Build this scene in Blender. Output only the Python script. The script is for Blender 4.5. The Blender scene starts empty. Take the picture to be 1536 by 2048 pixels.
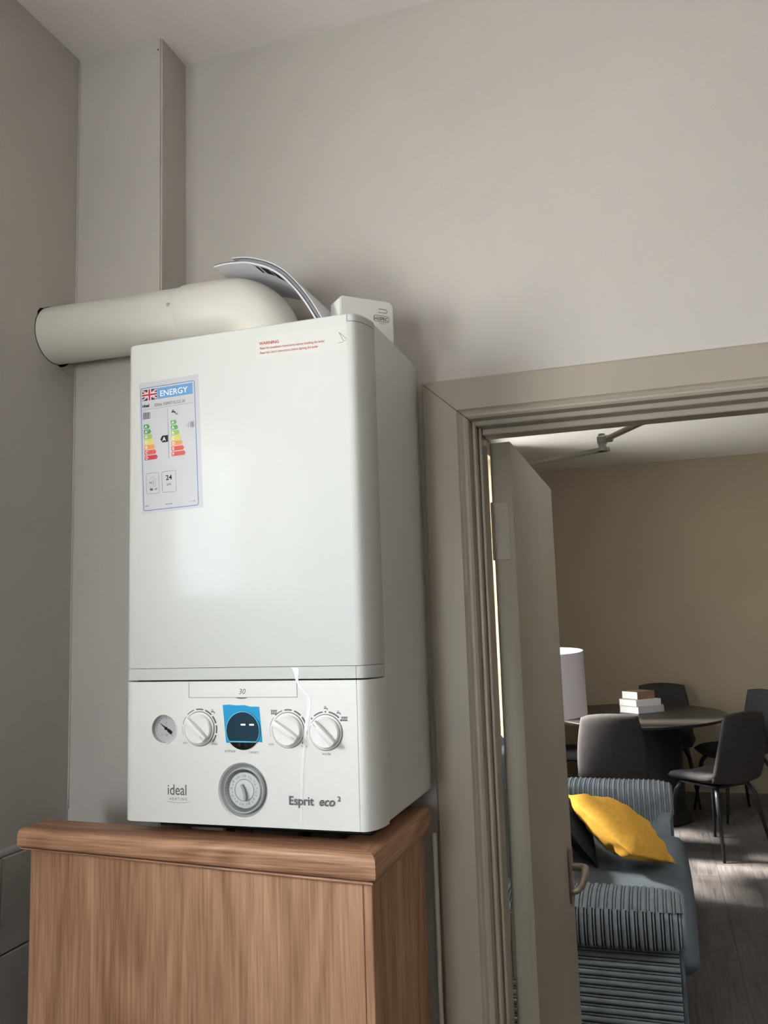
import bpy, bmesh, math, random
from mathutils import Vector, Matrix, Euler, noise
random.seed(7)
R = math.radians
SC = bpy.context.scene
COL = SC.collection

# ------------------------------------------------------------------ camera
cam_d = bpy.data.cameras.new('camera')
cam = bpy.data.objects.new('camera', cam_d); COL.objects.link(cam)
cam.location = (0.75760, -1.35530, 1.50997)
cam.rotation_euler = (1.698958, 0.0317836, 0.3130266)
cam_d.sensor_fit = 'VERTICAL'; cam_d.sensor_height = 36.0
cam_d.lens = 36.0 * 1671.2 / 2048.0
cam_d.clip_start = 0.02
SC.camera = cam

# ------------------------------------------------------------------ sky, daylight portals, exposure
SKY = 18.0
wld = bpy.data.worlds.new('overcast_sky'); SC.world = wld; wld.use_nodes = True
wn = wld.node_tree.nodes; wl = wld.node_tree.links
bg = wn['Background']; bg.inputs['Strength'].default_value = SKY
tc = wn.new('ShaderNodeTexCoord'); sx = wn.new('ShaderNodeSeparateXYZ'); cr = wn.new('ShaderNodeValToRGB')
wl.new(tc.outputs['Generated'], sx.inputs[0])
mr = wn.new('ShaderNodeMapRange'); mr.inputs[1].default_value = -1; mr.inputs[2].default_value = 1
wl.new(sx.outputs['Z'], mr.inputs[0]); wl.new(mr.outputs[0], cr.inputs[0])
e = cr.color_ramp.elements
e[0].position = 0.47; e[0].color = (0.85, 0.85, 0.84, 1)
e[1].position = 0.53; e[1].color = (0.90, 0.96, 1.02, 1)
wl.new(cr.outputs[0], bg.inputs['Color'])

def portal(name, loc, size, rot):
    d = bpy.data.lights.new(name, 'AREA'); d.shape = 'RECTANGLE'; d.size, d.size_y = size
    d.cycles.is_portal = True
    o = bpy.data.objects.new(name, d); COL.objects.link(o); o.location = loc; o.rotation_euler = rot
KW = dict(y0=-1.60, y1=-0.81, z0=1.535, z1=2.06)          # kitchen window in the left wall
FILL_W = dict(x0=-0.22, x1=0.16, z0=0.88, z1=1.92)            # unseen window added behind the camera for frontal fill light
LW = dict(y0=3.50, y1=4.30, z0=0.98, z1=1.88)             # lounge window in its left wall
LW2 = dict(y0=1.70, y1=2.75, z0=1.22, z1=1.485)
GAP_W = dict(y0=4.68, y1=4.92, z0=0.05, z1=2.70)            # slit window added to brighten the hinge gap
#           # second lounge window
for nm, w, x in (('daylight_kitchen', KW, -0.50), ('daylight_lounge', LW, -0.61), ('daylight_sofa', LW2, -0.61), ('fill_daylight_gap', GAP_W, -0.61)):
    portal(nm, (x, (w['y0'] + w['y1']) / 2, (w['z0'] + w['z1']) / 2),
           (w['z1'] - w['z0'], w['y1'] - w['y0']), (0, R(-90), 0))
sun_d = bpy.data.lights.new('hazy_sun', 'SUN'); sun_d.energy = 26.0; sun_d.angle = R(9); sun_d.color = (1.0, 0.96, 0.90)
sun = bpy.data.objects.new('hazy_sun', sun_d); COL.objects.link(sun); sun.location = (-4, 3, 5)
sun.rotation_euler = Vector((1.0, 0.05, -0.84)).to_track_quat('-Z', 'Y').to_euler()
portal('fill_daylight_rear', ((FILL_W['x0'] + FILL_W['x1']) / 2, -3.71, (FILL_W['z0'] + FILL_W['z1']) / 2), (FILL_W['x1'] - FILL_W['x0'], FILL_W['z1'] - FILL_W['z0']), (R(90), 0, 0))
SC.view_settings.view_transform = 'Standard'
SC.view_settings.look = 'None'
SC.view_settings.gamma = 1.0
SC.view_settings.use_curve_mapping = False
SC.view_settings.exposure = 0.96

# ------------------------------------------------------------------ materials
def lin(c):
    return tuple(((v / 255) / 12.92 if v / 255 <= 0.04045 else ((v / 255 + 0.055) / 1.055) ** 2.4) for v in c) + (1,)

def mat(name, rgb, rough=0.5, spec=0.5, metal=0.0, var=0.0, vscale=8.0, bump=0.0, bscale=200.0, coat=0.0, stretch=None):
    m = bpy.data.materials.new(name); m.use_nodes = True
    nt = m.node_tree; b = nt.nodes['Principled BSDF']
    c = lin(rgb)
    b.inputs['Base Color'].default_value = c
    b.inputs['Roughness'].default_value = rough
    b.inputs['Specular IOR Level'].default_value = spec
    b.inputs['Metallic'].default_value = metal
    b.inputs['Coat Weight'].default_value = coat
    if coat: b.inputs['Coat Roughness'].default_value = 0.06
    t = nt.nodes.new('ShaderNodeTexCoord')
    mp = nt.nodes.new('ShaderNodeMapping'); nt.links.new(t.outputs['Object'], mp.inputs[0])
    if stretch: mp.inputs['Scale'].default_value = stretch
    if var:
        n = nt.nodes.new('ShaderNodeTexNoise'); n.inputs['Scale'].default_value = vscale; n.inputs['Detail'].default_value = 4
        nt.links.new(mp.outputs[0], n.inputs['Vector'])
        r = nt.nodes.new('ShaderNodeValToRGB'); e = r.color_ramp.elements
        e[0].position = 0.3; e[1].position = 0.7
        e[0].color = tuple(v * (1 - var) for v in c[:3]) + (1,)
        e[1].color = tuple(min(1, v * (1 + var)) for v in c[:3]) + (1,)
        nt.links.new(n.outputs['Fac'], r.inputs[0]); nt.links.new(r.outputs[0], b.inputs['Base Color'])
    if bump:
        n2 = nt.nodes.new('ShaderNodeTexNoise'); n2.inputs['Scale'].default_value = bscale; n2.inputs['Detail'].default_value = 3
        nt.links.new(mp.outputs[0], n2.inputs['Vector'])
        bp = nt.nodes.new('ShaderNodeBump'); bp.inputs['Strength'].default_value = bump; bp.inputs['Distance'].default_value = 0.002
        nt.links.new(n2.outputs['Fac'], bp.inputs['Height']); nt.links.new(bp.outputs[0], b.inputs['Normal'])
    return m

def wood(name, dark, light, along, scale=1.0, rough=0.45):
    """wood grain running along one axis ('x','y','z'): stretched noise plus fine pores"""
    m = bpy.data.materials.new(name); m.use_nodes = True
    nt = m.node_tree; N = nt.nodes.new; L = nt.links.new; b = nt.nodes['Principled BSDF']
    t = N('ShaderNodeTexCoord'); mp = N('ShaderNodeMapping'); L(t.outputs['Object'], mp.inputs[0])
    s = [1, 1, 1]; s['xyz'.index(along)] = 0.035
    mp.inputs['Scale'].default_value = [v * scale for v in s]
    n1 = N('ShaderNodeTexNoise'); n1.inputs['Scale'].default_value = 30; n1.inputs['Detail'].default_value = 6; n1.inputs['Distortion'].default_value = 0.3
    n2 = N('ShaderNodeTexNoise'); n2.inputs['Scale'].default_value = 260; n2.inputs['Detail'].default_value = 3
    n3 = N('ShaderNodeTexNoise'); n3.inputs['Scale'].default_value = 5; n3.inputs['Detail'].default_value = 2
    for n in (n1, n2, n3): L(mp.outputs[0], n.inputs['Vector'])
    # cathedral figure: distorted bands across the board
    mp2 = N('ShaderNodeMapping'); L(t.outputs['Object'], mp2.inputs[0]); s2 = [1, 1, 1]; s2['xyz'.index(along)] = 0.22; mp2.inputs['Scale'].default_value = [v * scale for v in s2]
    n4 = N('ShaderNodeTexNoise'); n4.inputs['Scale'].default_value = 6.5; n4.inputs['Detail'].default_value = 1.5; L(mp2.outputs[0], n4.inputs['Vector'])
    w1 = N('ShaderNodeMath'); w1.operation = 'MULTIPLY'; w1.inputs[1].default_value = 60; L(n4.outputs['Fac'], w1.inputs[0])
    w2 = N('ShaderNodeMath'); w2.operation = 'SINE'; L(w1.outputs[0], w2.inputs[0])
    tot = None
    for src, wgt in ((n1.outputs['Fac'], 0.26), (n2.outputs['Fac'], 0.42), (n3.outputs['Fac'], 0.22), (w2.outputs[0], 0.035)):
        k = N('ShaderNodeMath'); k.operation = 'MULTIPLY_ADD'; k.inputs[1].default_value = wgt; L(src, k.inputs[0])
        if tot is None: k.inputs[2].default_value = 0.05
        else: L(tot, k.inputs[2])
        tot = k.outputs[0]
    r = N('ShaderNodeValToRGB'); e = r.color_ramp.elements
    e[0].position = 0.36; e[0].color = lin(dark); e[1].position = 0.64; e[1].color = lin(light)
    L(tot, r.inputs[0]); L(r.outputs[0], b.inputs['Base Color'])
    b.inputs['Roughness'].default_value = rough; b.inputs['Specular IOR Level'].default_value = 0.35
    bp = N('ShaderNodeBump'); bp.inputs['Strength'].default_value = 0.15; bp.inputs['Distance'].default_value = 0.001
    L(n2.outputs['Fac'], bp.inputs['Height']); L(bp.outputs[0], b.inputs['Normal'])
    return m

def glass_mat(name):
    m = bpy.data.materials.new(name); m.use_nodes = True
    nt = m.node_tree; nt.nodes.remove(nt.nodes['Principled BSDF']); N = nt.nodes.new; L = nt.links.new
    out = nt.nodes['Material Output']; tr = N('ShaderNodeBsdfTransparent'); gl = N('ShaderNodeBsdfGlossy'); gl.inputs['Roughness'].default_value = 0.02
    fr = N('ShaderNodeFresnel'); fr.inputs[0].default_value = 1.45; mx = N('ShaderNodeMixShader')
    ge = N('ShaderNodeNewGeometry'); sb = N('ShaderNodeMath'); sb.operation = 'SUBTRACT'; sb.inputs[0].default_value = 1.0; L(ge.outputs['Backfacing'], sb.inputs[1])
    ml = N('ShaderNodeMath'); ml.operation = 'MULTIPLY'; L(fr.outputs[0], ml.inputs[0]); L(sb.outputs[0], ml.inputs[1])
    L(ml.outputs[0], mx.inputs[0]); L(tr.outputs[0], mx.inputs[1]); L(gl.outputs[0], mx.inputs[2]); L(mx.outputs[0], out.inputs[0])
    return m

def emit_mat(name, rgb, s):
    m = bpy.data.materials.new(name); m.use_nodes = True
    b = m.node_tree.nodes['Principled BSDF']
    b.inputs['Base Color'].default_value = (0, 0, 0, 1)
    b.inputs['Emission Color'].default_value = lin(rgb); b.inputs['Emission Strength'].default_value = s
    return m

M = {}
M['wall'] = mat('painted_plaster', (202, 198, 192), 0.75, 0.3, var=0.025, vscale=3, bump=0.25, bscale=260)
M['taupe'] = mat('taupe_wall_paint', (212, 207, 200), 0.75, 0.3, var=0.02, vscale=3)
M['ceiling'] = mat('ceiling_paint', (244, 239, 236), 0.85, 0.2, var=0.02, vscale=3, bump=0.2, bscale=200)
M['gloss'] = mat('gloss_woodwork_paint', (168, 160, 145), 0.38, 0.45, var=0.03, vscale=4, bump=0.12, bscale=60)
M['door'] = mat('door_paint', (152, 145, 130), 0.42, 0.4, var=0.03, vscale=4, bump=0.1, bscale=60)
M['beige'] = mat('beige_wall_paint', (140, 127, 106), 0.8, 0.25, var=0.03, vscale=2, bump=0.3, bscale=220)
M['artex'] = mat('stippled_ceiling', (214, 210, 202), 0.85, 0.2, bump=0.9, bscale=120)
M['enamel'] = mat('white_enamel', (207, 209, 204), 0.09, 0.055)
M['enamel_side'] = mat('white_enamel_side', (226, 226, 222), 0.35, 0.45, var=0.01, vscale=3)
M['plastic'] = mat('white_plastic', (232, 233, 228), 0.32, 0.45)
M['flue'] = mat('painted_flue', (226, 224, 214), 0.42, 0.4, var=0.03, vscale=9, bump=0.25, bscale=45)
M['grey_dial'] = mat('grey_dial_plastic', (212, 216, 216), 0.4, 0.5)
M['grey_bezel'] = mat('grey_bezel_plastic', (172, 173, 172), 0.45, 0.4)
M['ink'] = mat('grey_print', (108, 110, 112), 0.6, 0.2)
M['ink_light'] = mat('pale_grey_print', (128, 130, 131), 0.6, 0.2)
M['ink_dark'] = mat('black_print', (28, 28, 30), 0.6, 0.2)
M['ink_red'] = mat('red_print', (176, 62, 52), 0.6, 0.2)
M['ink_mid'] = mat('dark_grey_print', (84, 86, 88), 0.6, 0.2)
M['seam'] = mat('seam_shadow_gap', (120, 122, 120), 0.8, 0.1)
M['black'] = mat('black_plastic', (16, 17, 19), 0.35, 0.4)
M['dark'] = mat('dark_recess', (20, 19, 18), 0.9, 0.1)
M['paper'] = mat('white_paper', (226, 226, 232), 0.6, 0.3)
M['paper_cream'] = mat('cream_sticker', (208, 209, 203), 0.5, 0.3)
M['paper_label'] = mat('white_label_paper', (190, 190, 192), 0.45, 0.35)
M['paper_dark'] = mat('dark_printed_page', (44, 46, 54), 0.5, 0.3)
M['paper_grey'] = mat('grey_printed_page', (130, 134, 138), 0.5, 0.3)
M['film'] = mat('blue_protective_film', (40, 160, 212), 0.25, 0.5)
M['film_light'] = mat('pale_blue_film_edge', (110, 205, 238), 0.25, 0.5)
M['screen'] = mat('dark_teal_screen', (34, 62, 78), 0.12, 0.6)
M['led'] = emit_mat('display_dash', (255, 200, 175), 2.6)
M['blue'] = mat('label_blue', (96, 150, 196), 0.5, 0.3)
M['blue_line'] = mat('label_border_blue', (76, 120, 178), 0.5, 0.3)
M['navy'] = mat('flag_navy', (34, 34, 58), 0.5, 0.3)
M['flag_red'] = mat('flag_red', (186, 52, 60), 0.5, 0.3)
M['white_ink'] = mat('white_print', (235, 236, 238), 0.5, 0.3)
for k, c in dict(g1=(66, 140, 78), g2=(88, 160, 84), g3=(150, 182, 84), y=(212, 202, 86), o=(222, 146, 76), r1=(208, 84, 72), r2=(186, 46, 60)).items():
    M['rate_' + k] = mat('rating_' + k, c, 0.5, 0.3)
M['wood_v'] = wood('oak_laminate_upright', (148, 106, 80), (218, 172, 138), 'z')
M['wood_x'] = wood('oak_laminate_along', (140, 98, 72), (218, 170, 136), 'x', 1.4, 0.4)
M['wood_y'] = wood('oak_laminate_side_edge', (140, 98, 72), (210, 162, 128), 'y', 1.4, 0.4)
M['plank'] = wood('grey_oak_plank', (60, 56, 54), (104, 99, 96), 'y', 0.55, 0.42)
M['cord'] = mat('grey_jumbo_cord', (128, 135, 140), 0.95, 0.1, var=0.12, vscale=25, bump=0.6, bscale=400)
M['cord_valley'] = mat('dark_cord_valley', (38, 42, 46), 0.95, 0.1)  # darker colour for the faces in the valleys between the ribs
M['weave'] = mat('slate_weave', (92, 100, 106), 0.95, 0.1, var=0.12, vscale=30, bump=0.5, bscale=350, stretch=(0.2, 3, 1))
M['navy_fabric'] = mat('dark_navy_fabric', (44, 49, 58), 0.95, 0.1, var=0.15, vscale=40, bump=0.4, bscale=400)
M['mustard'] = mat('mustard_cotton', (214, 162, 66), 0.9, 0.15, var=0.08, vscale=60, bump=0.5, bscale=500)
M['chair'] = mat('charcoal_velvet', (50, 47, 46), 0.85, 0.2, var=0.12, vscale=25, bump=0.3, bscale=300)
M['black_metal'] = mat('black_powder_coated_metal', (22, 22, 23), 0.45, 0.4)
M['table'] = mat('black_stained_tabletop', (40, 35, 31), 0.4, 0.5, var=0.12, vscale=14, stretch=(1, 0.15, 1))
M['shade'] = mat('grey_linen_shade', (190, 182, 182), 0.9, 0.1, var=0.05, vscale=140, bump=0.4, bscale=400)
M['shade_in'] = mat('white_shade_lining', (246, 246, 250), 0.7, 0.2)
M['steel'] = mat('brushed_steel', (168, 158, 146), 0.35, 0.5, metal=0.9)
M['closer'] = mat('silver_painted_arm', (150, 146, 136), 0.4, 0.5, metal=0.5)
M['tile'] = mat('mottled_grey_tile', (196, 192, 184), 0.3, 0.5, var=0.10, vscale=14)
M['grout'] = mat('stained_grout', (104, 98, 92), 0.9, 0.1)
M['glass'] = glass_mat('window_glass')
M['upvc'] = mat('white_upvc', (235, 236, 236), 0.3, 0.5)
M['tan_cover'] = mat('tan_book_cover', (132, 104, 80), 0.5, 0.3)
M['white_cover'] = mat('white_book_cover', (206, 204, 200), 0.5, 0.3)
M['grey_cover'] = mat('pale_grey_book_cover', (172, 172, 172), 0.5, 0.3)
M['pages'] = mat('book_pages', (238, 233, 222), 0.8, 0.1)

# ------------------------------------------------------------------ helpers
def link(name, bm, m, parent=None, smooth=False):
    me = bpy.data.meshes.new(name)
    bm.normal_update(); bm.to_mesh(me); bm.free()
    for mm in (m if isinstance(m, (list, tuple)) else [m]): me.materials.append(mm)
    if smooth:
        for p in me.polygons: p.use_smooth = True
        if smooth is not True: me.set_sharp_from_angle(angle=R(smooth))
    o = bpy.data.objects.new(name, me); COL.objects.link(o)
    if parent is not None: setparent(o, parent)
    return o

def world_of(o):
    m = o.matrix_basis.copy()
    if o.parent: m = world_of(o.parent) @ o.matrix_parent_inverse @ m
    return m

def setparent(o, p):
    o.parent = p; o.matrix_parent_inverse = world_of(p).inverted()

def tag(o, label=None, cat=None, group=None, kind=None):
    if label: o['label'] = label
    if cat: o['category'] = cat
    if group: o['group'] = group
    if kind: o['kind'] = kind
    return o

def thing(name, loc, label, cat, group=None, kind=None):
    o = bpy.data.objects.new(name, None); COL.objects.link(o); o.location = loc; o.empty_display_size = 0.05
    return tag(o, label, cat, group, kind)

def box(bm, x0, x1, y0, y1, z0, z1, bev=0.0, seg=2):
    v = [bm.verts.new((x, y, z)) for z in (z0, z1) for x, y in ((x0, y0), (x1, y0), (x1, y1), (x0, y1))]
    f = [bm.faces.new([v[i] for i in q]) for q in ((3, 2, 1, 0), (4, 5, 6, 7), (0, 1, 5, 4), (1, 2, 6, 5), (2, 3, 7, 6), (3, 0, 4, 7))]
    if bev:
        ed = list({e for ff in f for e in ff.edges})
        bmesh.ops.bevel(bm, geom=ed, offset=bev, segments=seg, affect='EDGES', profile=0.5)
    return bm

def B(*a, **k): return box(bmesh.new(), *a, **k)

def prism(bm, pts, mapf, d0, d1):
    """closed polygon pts (a,b) extruded d0..d1; mapf(a,b,d)->xyz"""
    lo = [bm.verts.new(mapf(a, b, d0)) for a, b in pts]
    hi = [bm.verts.new(mapf(a, b, d1)) for a, b in pts]
    n = len(pts)
    for i in range(n):
        bm.faces.new((lo[i], lo[(i + 1) % n], hi[(i + 1) % n], hi[i]))
    bm.faces.new(lo[::-1]); bm.faces.new(hi)
    bmesh.ops.recalc_face_normals(bm, faces=bm.faces)
    return bm

def tube(bm, pts, rad, seg=12, cap=True):
    pts = [Vector(p) for p in pts]; rings = []
    rad = rad if isinstance(rad, (list, tuple)) else [rad] * len(pts)
    up = Vector((0, 0, 1)); prev = None
    for i, p in enumerate(pts):
        t = (pts[min(i + 1, len(pts) - 1)] - pts[max(i - 1, 0)]).normalized()
        if prev is None:
            a = t.cross(up if abs(t.z) < 0.95 else Vector((0, 1, 0))).normalized()
        else:
            a = (prev - t * prev.dot(t)).normalized()
        prev = a; b = t.cross(a)
        rings.append([bm.verts.new(p + rad[i] * (a * math.cos(k * 2 * math.pi / seg) + b * math.sin(k * 2 * math.pi / seg))) for k in range(seg)])
    for r0, r1 in zip(rings, rings[1:]):
        for k in range(seg):
            bm.faces.new((r0[k], r0[(k + 1) % seg], r1[(k + 1) % seg], r1[k]))
    if cap:
        bm.faces.new(rings[0][::-1]); bm.faces.new(rings[-1])
    return bm

def lathe(bm, prof, mapf, seg=48, close=False):
    """prof (r, d) revolved; mapf(a,b,d)->xyz where a,b lie in the disc plane"""
    rings = []
    for r, d in prof:
        if r < 1e-7: rings.append([bm.verts.new(mapf(0, 0, d))])
        else: rings.append([bm.verts.new(mapf(r * math.cos(2 * math.pi * k / seg), r * math.sin(2 * math.pi * k / seg), d)) for k in range(seg)])
    for r0, r1 in zip(rings, rings[1:]):
        for k in range(seg):
            q = []
            q.append(r0[k % len(r0)])
            if len(r0) > 1: q.append(r0[(k + 1) % seg])
            if len(r1) > 1: q.append(r1[(k + 1) % seg])
            q.append(r1[k % len(r1)])
            if len(q) >= 3: bm.faces.new(q)
    bmesh.ops.recalc_face_normals(bm, faces=bm.faces)
    return bm

def squircle(u, v, k):
    return u * math.sqrt(max(0, 1 - k * v * v / 2)), v * math.sqrt(max(0, 1 - k * u * u / 2))

def pad(bm, centre, thick, nu=16, nv=16, k=0.3, power=0.5):
    """closed padded panel. centre(u,v)->Vector, thick(u,v)->half thickness at the middle"""
    def C(u, v): return centre(*squircle(u, v, k))
    def Nn(u, v):
        h = 1e-3
        a = C(min(1, u + h), v) - C(max(-1, u - h), v); b = C(u, min(1, v + h)) - C(u, max(-1, v - h))
        return a.cross(b).normalized()
    g = {}
    for s in (1, -1):
        for i in range(nu + 1):
            for j in range(nv + 1):
                u = -math.cos(math.pi * i / nu); v = -math.cos(math.pi * j / nv)
                u = 0.5 * u + 0.5 * (2 * i / nu - 1); v = 0.5 * v + 0.5 * (2 * j / nv - 1)
                edge = i in (0, nu) or j in (0, nv)
                if s == -1 and edge: g[s, i, j] = g[1, i, j]; continue
                t = 0 if edge else thick(u, v) * max(0, (1 - abs(u) ** 8) * (1 - abs(v) ** 8)) ** power
                g[s, i, j] = bm.verts.new(C(u, v) + Nn(u, v) * t * s)
    for s in (1, -1):
        for i in range(nu):
            for j in range(nv):
                q = [g[s, i, j], g[s, i + 1, j], g[s, i + 1, j + 1], g[s, i, j + 1]]
                bm.faces.new(q if s == 1 else q[::-1])
    return bm

def copy_tree(o, parent=None):
    c = o.copy(); COL.objects.link(c)
    if parent is not None: c.parent = parent
    for ch in o.children: copy_tree(ch, c)
    return c

_txt = {}
def text_bm(bm, s, size, place, align='LEFT', shear=0.0, bold=0.0, spacing=1.0):
    key = (s, align, shear, bold, spacing)
    if key not in _txt:
        cu = bpy.data.curves.new('lettering', 'FONT'); cu.body = s; cu.size = 1.0; cu.align_x = align; cu.shear = shear
        cu.offset = bold; cu.space_character = spacing; cu.resolution_u = 3
        ob = bpy.data.objects.new('lettering', cu)
        _txt[key] = bpy.data.meshes.new_from_object(ob)
        bpy.data.objects.remove(ob); bpy.data.curves.remove(cu)
    me = _txt[key]
    vs = [bm.verts.new(place(v.co.x * size, v.co.y * size)) for v in me.vertices]
    for p in me.polygons:
        try: bm.faces.new([vs[i] for i in p.vertices])
        except ValueError: pass
    return bm

def poly(bm, pts, place):
    return bm.faces.new([bm.verts.new(place(a, b)) for a, b in pts])

def rect(bm, a0, a1, b0, b1, place):
    return poly(bm, [(a0, b0), (a1, b0), (a1, b1), (a0, b1)], place)

def rring(bm, a0, a1, b0, b1, rad, w, place, n=5):
    """rounded rectangular outline of line width w"""
    def outl(i):
        r = max(rad - i, 1e-5); pts = []
        for cx, cy, t0 in ((a1 - rad, b1 - rad, 0), (a0 + rad, b1 - rad, 90), (a0 + rad, b0 + rad, 180), (a1 - rad, b0 + rad, 270)):
            for k in range(n + 1):
                t = R(t0 + 90 * k / n); pts.append((cx + r * math.cos(t), cy + r * math.sin(t)))
        return pts
    o, i = outl(0), outl(w)
    vo = [bm.verts.new(place(*p)) for p in o]; vi = [bm.verts.new(place(*p)) for p in i]
    for k in range(len(o)):
        k2 = (k + 1) % len(o); bm.faces.new((vo[k], vo[k2], vi[k2], vi[k]))

def arc(bm, cx, cy, r, w, t0, t1, place, n=8):
    a = [bm.verts.new(place(cx + (r - w / 2) * math.cos(R(t0 + (t1 - t0) * k / n)), cy + (r - w / 2) * math.sin(R(t0 + (t1 - t0) * k / n)))) for k in range(n + 1)]
    b = [bm.verts.new(place(cx + (r + w / 2) * math.cos(R(t0 + (t1 - t0) * k / n)), cy + (r + w / 2) * math.sin(R(t0 + (t1 - t0) * k / n)))) for k in range(n + 1)]
    for k in range(n): bm.faces.new((a[k], a[k + 1], b[k + 1], b[k]))

def struct(name, bm, m, label, cat, smooth=False):
    return tag(link(name, bm, m, None, smooth), label, cat, kind='structure')

def flat_faces(o):
    md = o.modifiers.new('face_weighted_normals', 'WEIGHTED_NORMAL'); md.weight = 100; md.keep_sharp = True

def boolean_cut(o, cutter_bm):
    """subtract a shape and bake the result (the cutter does not stay in the scene)"""
    c = link('cutter', cutter_bm, M['dark'])
    md = o.modifiers.new('cut', 'BOOLEAN'); md.object = c; md.operation = 'DIFFERENCE'; md.solver = 'EXACT'
    dg = bpy.context.evaluated_depsgraph_get(); dg.update()
    me = bpy.data.meshes.new_from_object(o.evaluated_get(dg))
    o.modifiers.clear(); old = o.data; o.data = me; bpy.data.meshes.remove(old)
    cm = c.data; bpy.data.objects.remove(c); bpy.data.meshes.remove(cm)

# ------------------------------------------------------------------ the room shells
H1 = 2.619
struct('floor', B(-0.245, 4.0, -3.45, 0.067, -0.1, 0.0), M['grout'], 'plain kitchen floor out of sight below the boiler', 'floor')
struct('ceiling', B(-0.5, 4.1, -3.7, 0.0665, H1, H1 + 0.1), M['ceiling'], 'white ceiling of the room with the boiler', 'ceiling')

def holed_wall(axis, c0, c1, a0, a1, z0, z1, holes):
    """wall slab lying in axis plane; holes [(a0,a1,z0,z1)]"""
    bm = bmesh.new()
    def bx(p0, p1, q0, q1):
        if p1 - p0 < 1e-6 or q1 - q0 < 1e-6: return
        if axis == 'x': box(bm, c0, c1, p0, p1, q0, q1)
        else: box(bm, p0, p1, c0, c1, q0, q1)
    cur = a0
    for h0, h1, g0, g1 in sorted(holes):
        bx(cur, h0, z0, z1); bx(h0, h1, z0, g0); bx(h0, h1, g1, z1); cur = h1
    bx(cur, a1, z0, z1)
    return bm

wl_left = struct('wall_left', holed_wall('x', -0.495, -0.245, -3.7, 0.0, 0, H1, [(KW['y0'], KW['y1'], KW['z0'], KW['z1'])]), M['wall'],
                 'off-white left kitchen wall with the flue going through it', 'wall')
struct('wall_back', holed_wall('y', 0.0, 0.067, -0.495, 4.1, -0.1, H1, [(0.470, 1.122, -0.1, 1.846)]), M['wall'],
       'off-white wall behind the boiler with the doorway', 'wall')
struct('wall_right', B(4.0, 4.1, -3.7, 0.0, 0, H1), M['taupe'], 'plain taupe right kitchen wall outside the frame', 'wall')
struct('wall_front', holed_wall('y', -3.7, -3.45, -0.245, 4.0, 0, H1, [(FILL_W['x0'], FILL_W['x1'], FILL_W['z0'], FILL_W['z1'])]), M['taupe'],
       'taupe kitchen wall behind the camera', 'wall')

# boxed pipe chase in the corner
bm = B(-0.245, -0.0605, -0.086, 0.0, 0.0, H1)
bmesh.ops.bevel(bm, geom=[e for e in bm.edges if all(abs(v.co.x + 0.0605) < 1e-4 and abs(v.co.y + 0.086) < 1e-4 for v in e.verts)], offset=0.003, segments=2, affect='EDGES')
trim1 = struct('trim_1', bm, M['wall'], 'off-white boxed-in pipe column in the corner left of the boiler', 'boxing')
bm = bmesh.new()
lathe(bm, [(0.0016, 0), (0.0012, 0.0004), (0, 0.0004)], lambda a, b, d: (-0.068 + a, -0.0861 - d, 2.597 + b), 10)
link('screw_hole', bm, M['dark'], trim1)
# paint-caulk bead down the wall corner
bm = bmesh.new()
pts = [(-0.2443 + 0.0006 * noise.noise((0, 0, z * 9)), -0.0868, z) for z in [1.2 + i * 0.03 for i in range(48)]]
tube(bm, pts, 0.0016, 6)
link('caulk_bead', bm, M['wall'], trim1, True)

# broken plaster round the flue hole
bm = bmesh.new()
fy, fz = -0.143, 2.0385
pts = []
for k in range(40):
    t = 2 * math.pi * k / 40; d = math.degrees(t) % 360
    r = 0.0522 + 0.0005 * noise.noise((k * 0.7, 1, 2))
    if 128 < d < 148: r += 0.0035                      # top left gap
    if 285 < d < 318: r += 0.004
    pts.append((fy + r * math.cos(t), fz + r * math.sin(t)))
prism(bm, pts, lambda a, b, d: (-0.245 + d, a, b), -0.001, 0.0007)
link('flue_hole', bm, M['dark'], wl_left)
bm = bmesh.new()
for k in range(6):
    y = -0.124 + 0.006 * k; z = 1.9835 - 0.0016 * k * (1 if k < 4 else 0.4)
    box(bm, -0.2455, -0.2442, y - 0.004, y + 0.004, z - 0.0045 - random.uniform(0, 0.0015), z, 0.0005, 1)
tag(link('broken_plaster', bm, M['tile'], wl_left), kind='stuff')
# wall tiles left of the cupboard
bm = B(-0.2452, -0.2395, -1.7, -0.05, 0.02, 1.163)
link('grout_bed', bm, M['grout'], wl_left)
bm = bmesh.new(); tube(bm, [(-0.243, -1.7, 1.166), (-0.243, -0.02, 1.166)], 0.006, 10)
link('tile_edging', bm, M['upvc'], wl_left, True)
tme = None
for j in range(5):
    for i in range(8):
        y1 = -0.052 - i * 0.2 - (0.1 if j % 2 else 0); z1 = 1.1605 - j * 0.145
        if tme is None:
            o = link('tile', B(-0.2415, -0.2345, -0.1975, 0, -0.1425, 0, 0.0015, 1), M['tile'], wl_left); tme = o.data
        else:
            o = bpy.data.objects.new('tile', tme); COL.objects.link(o); setparent(o, wl_left)
        o.location = (random.uniform(-0.0006, 0.0004), y1, z1)

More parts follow.
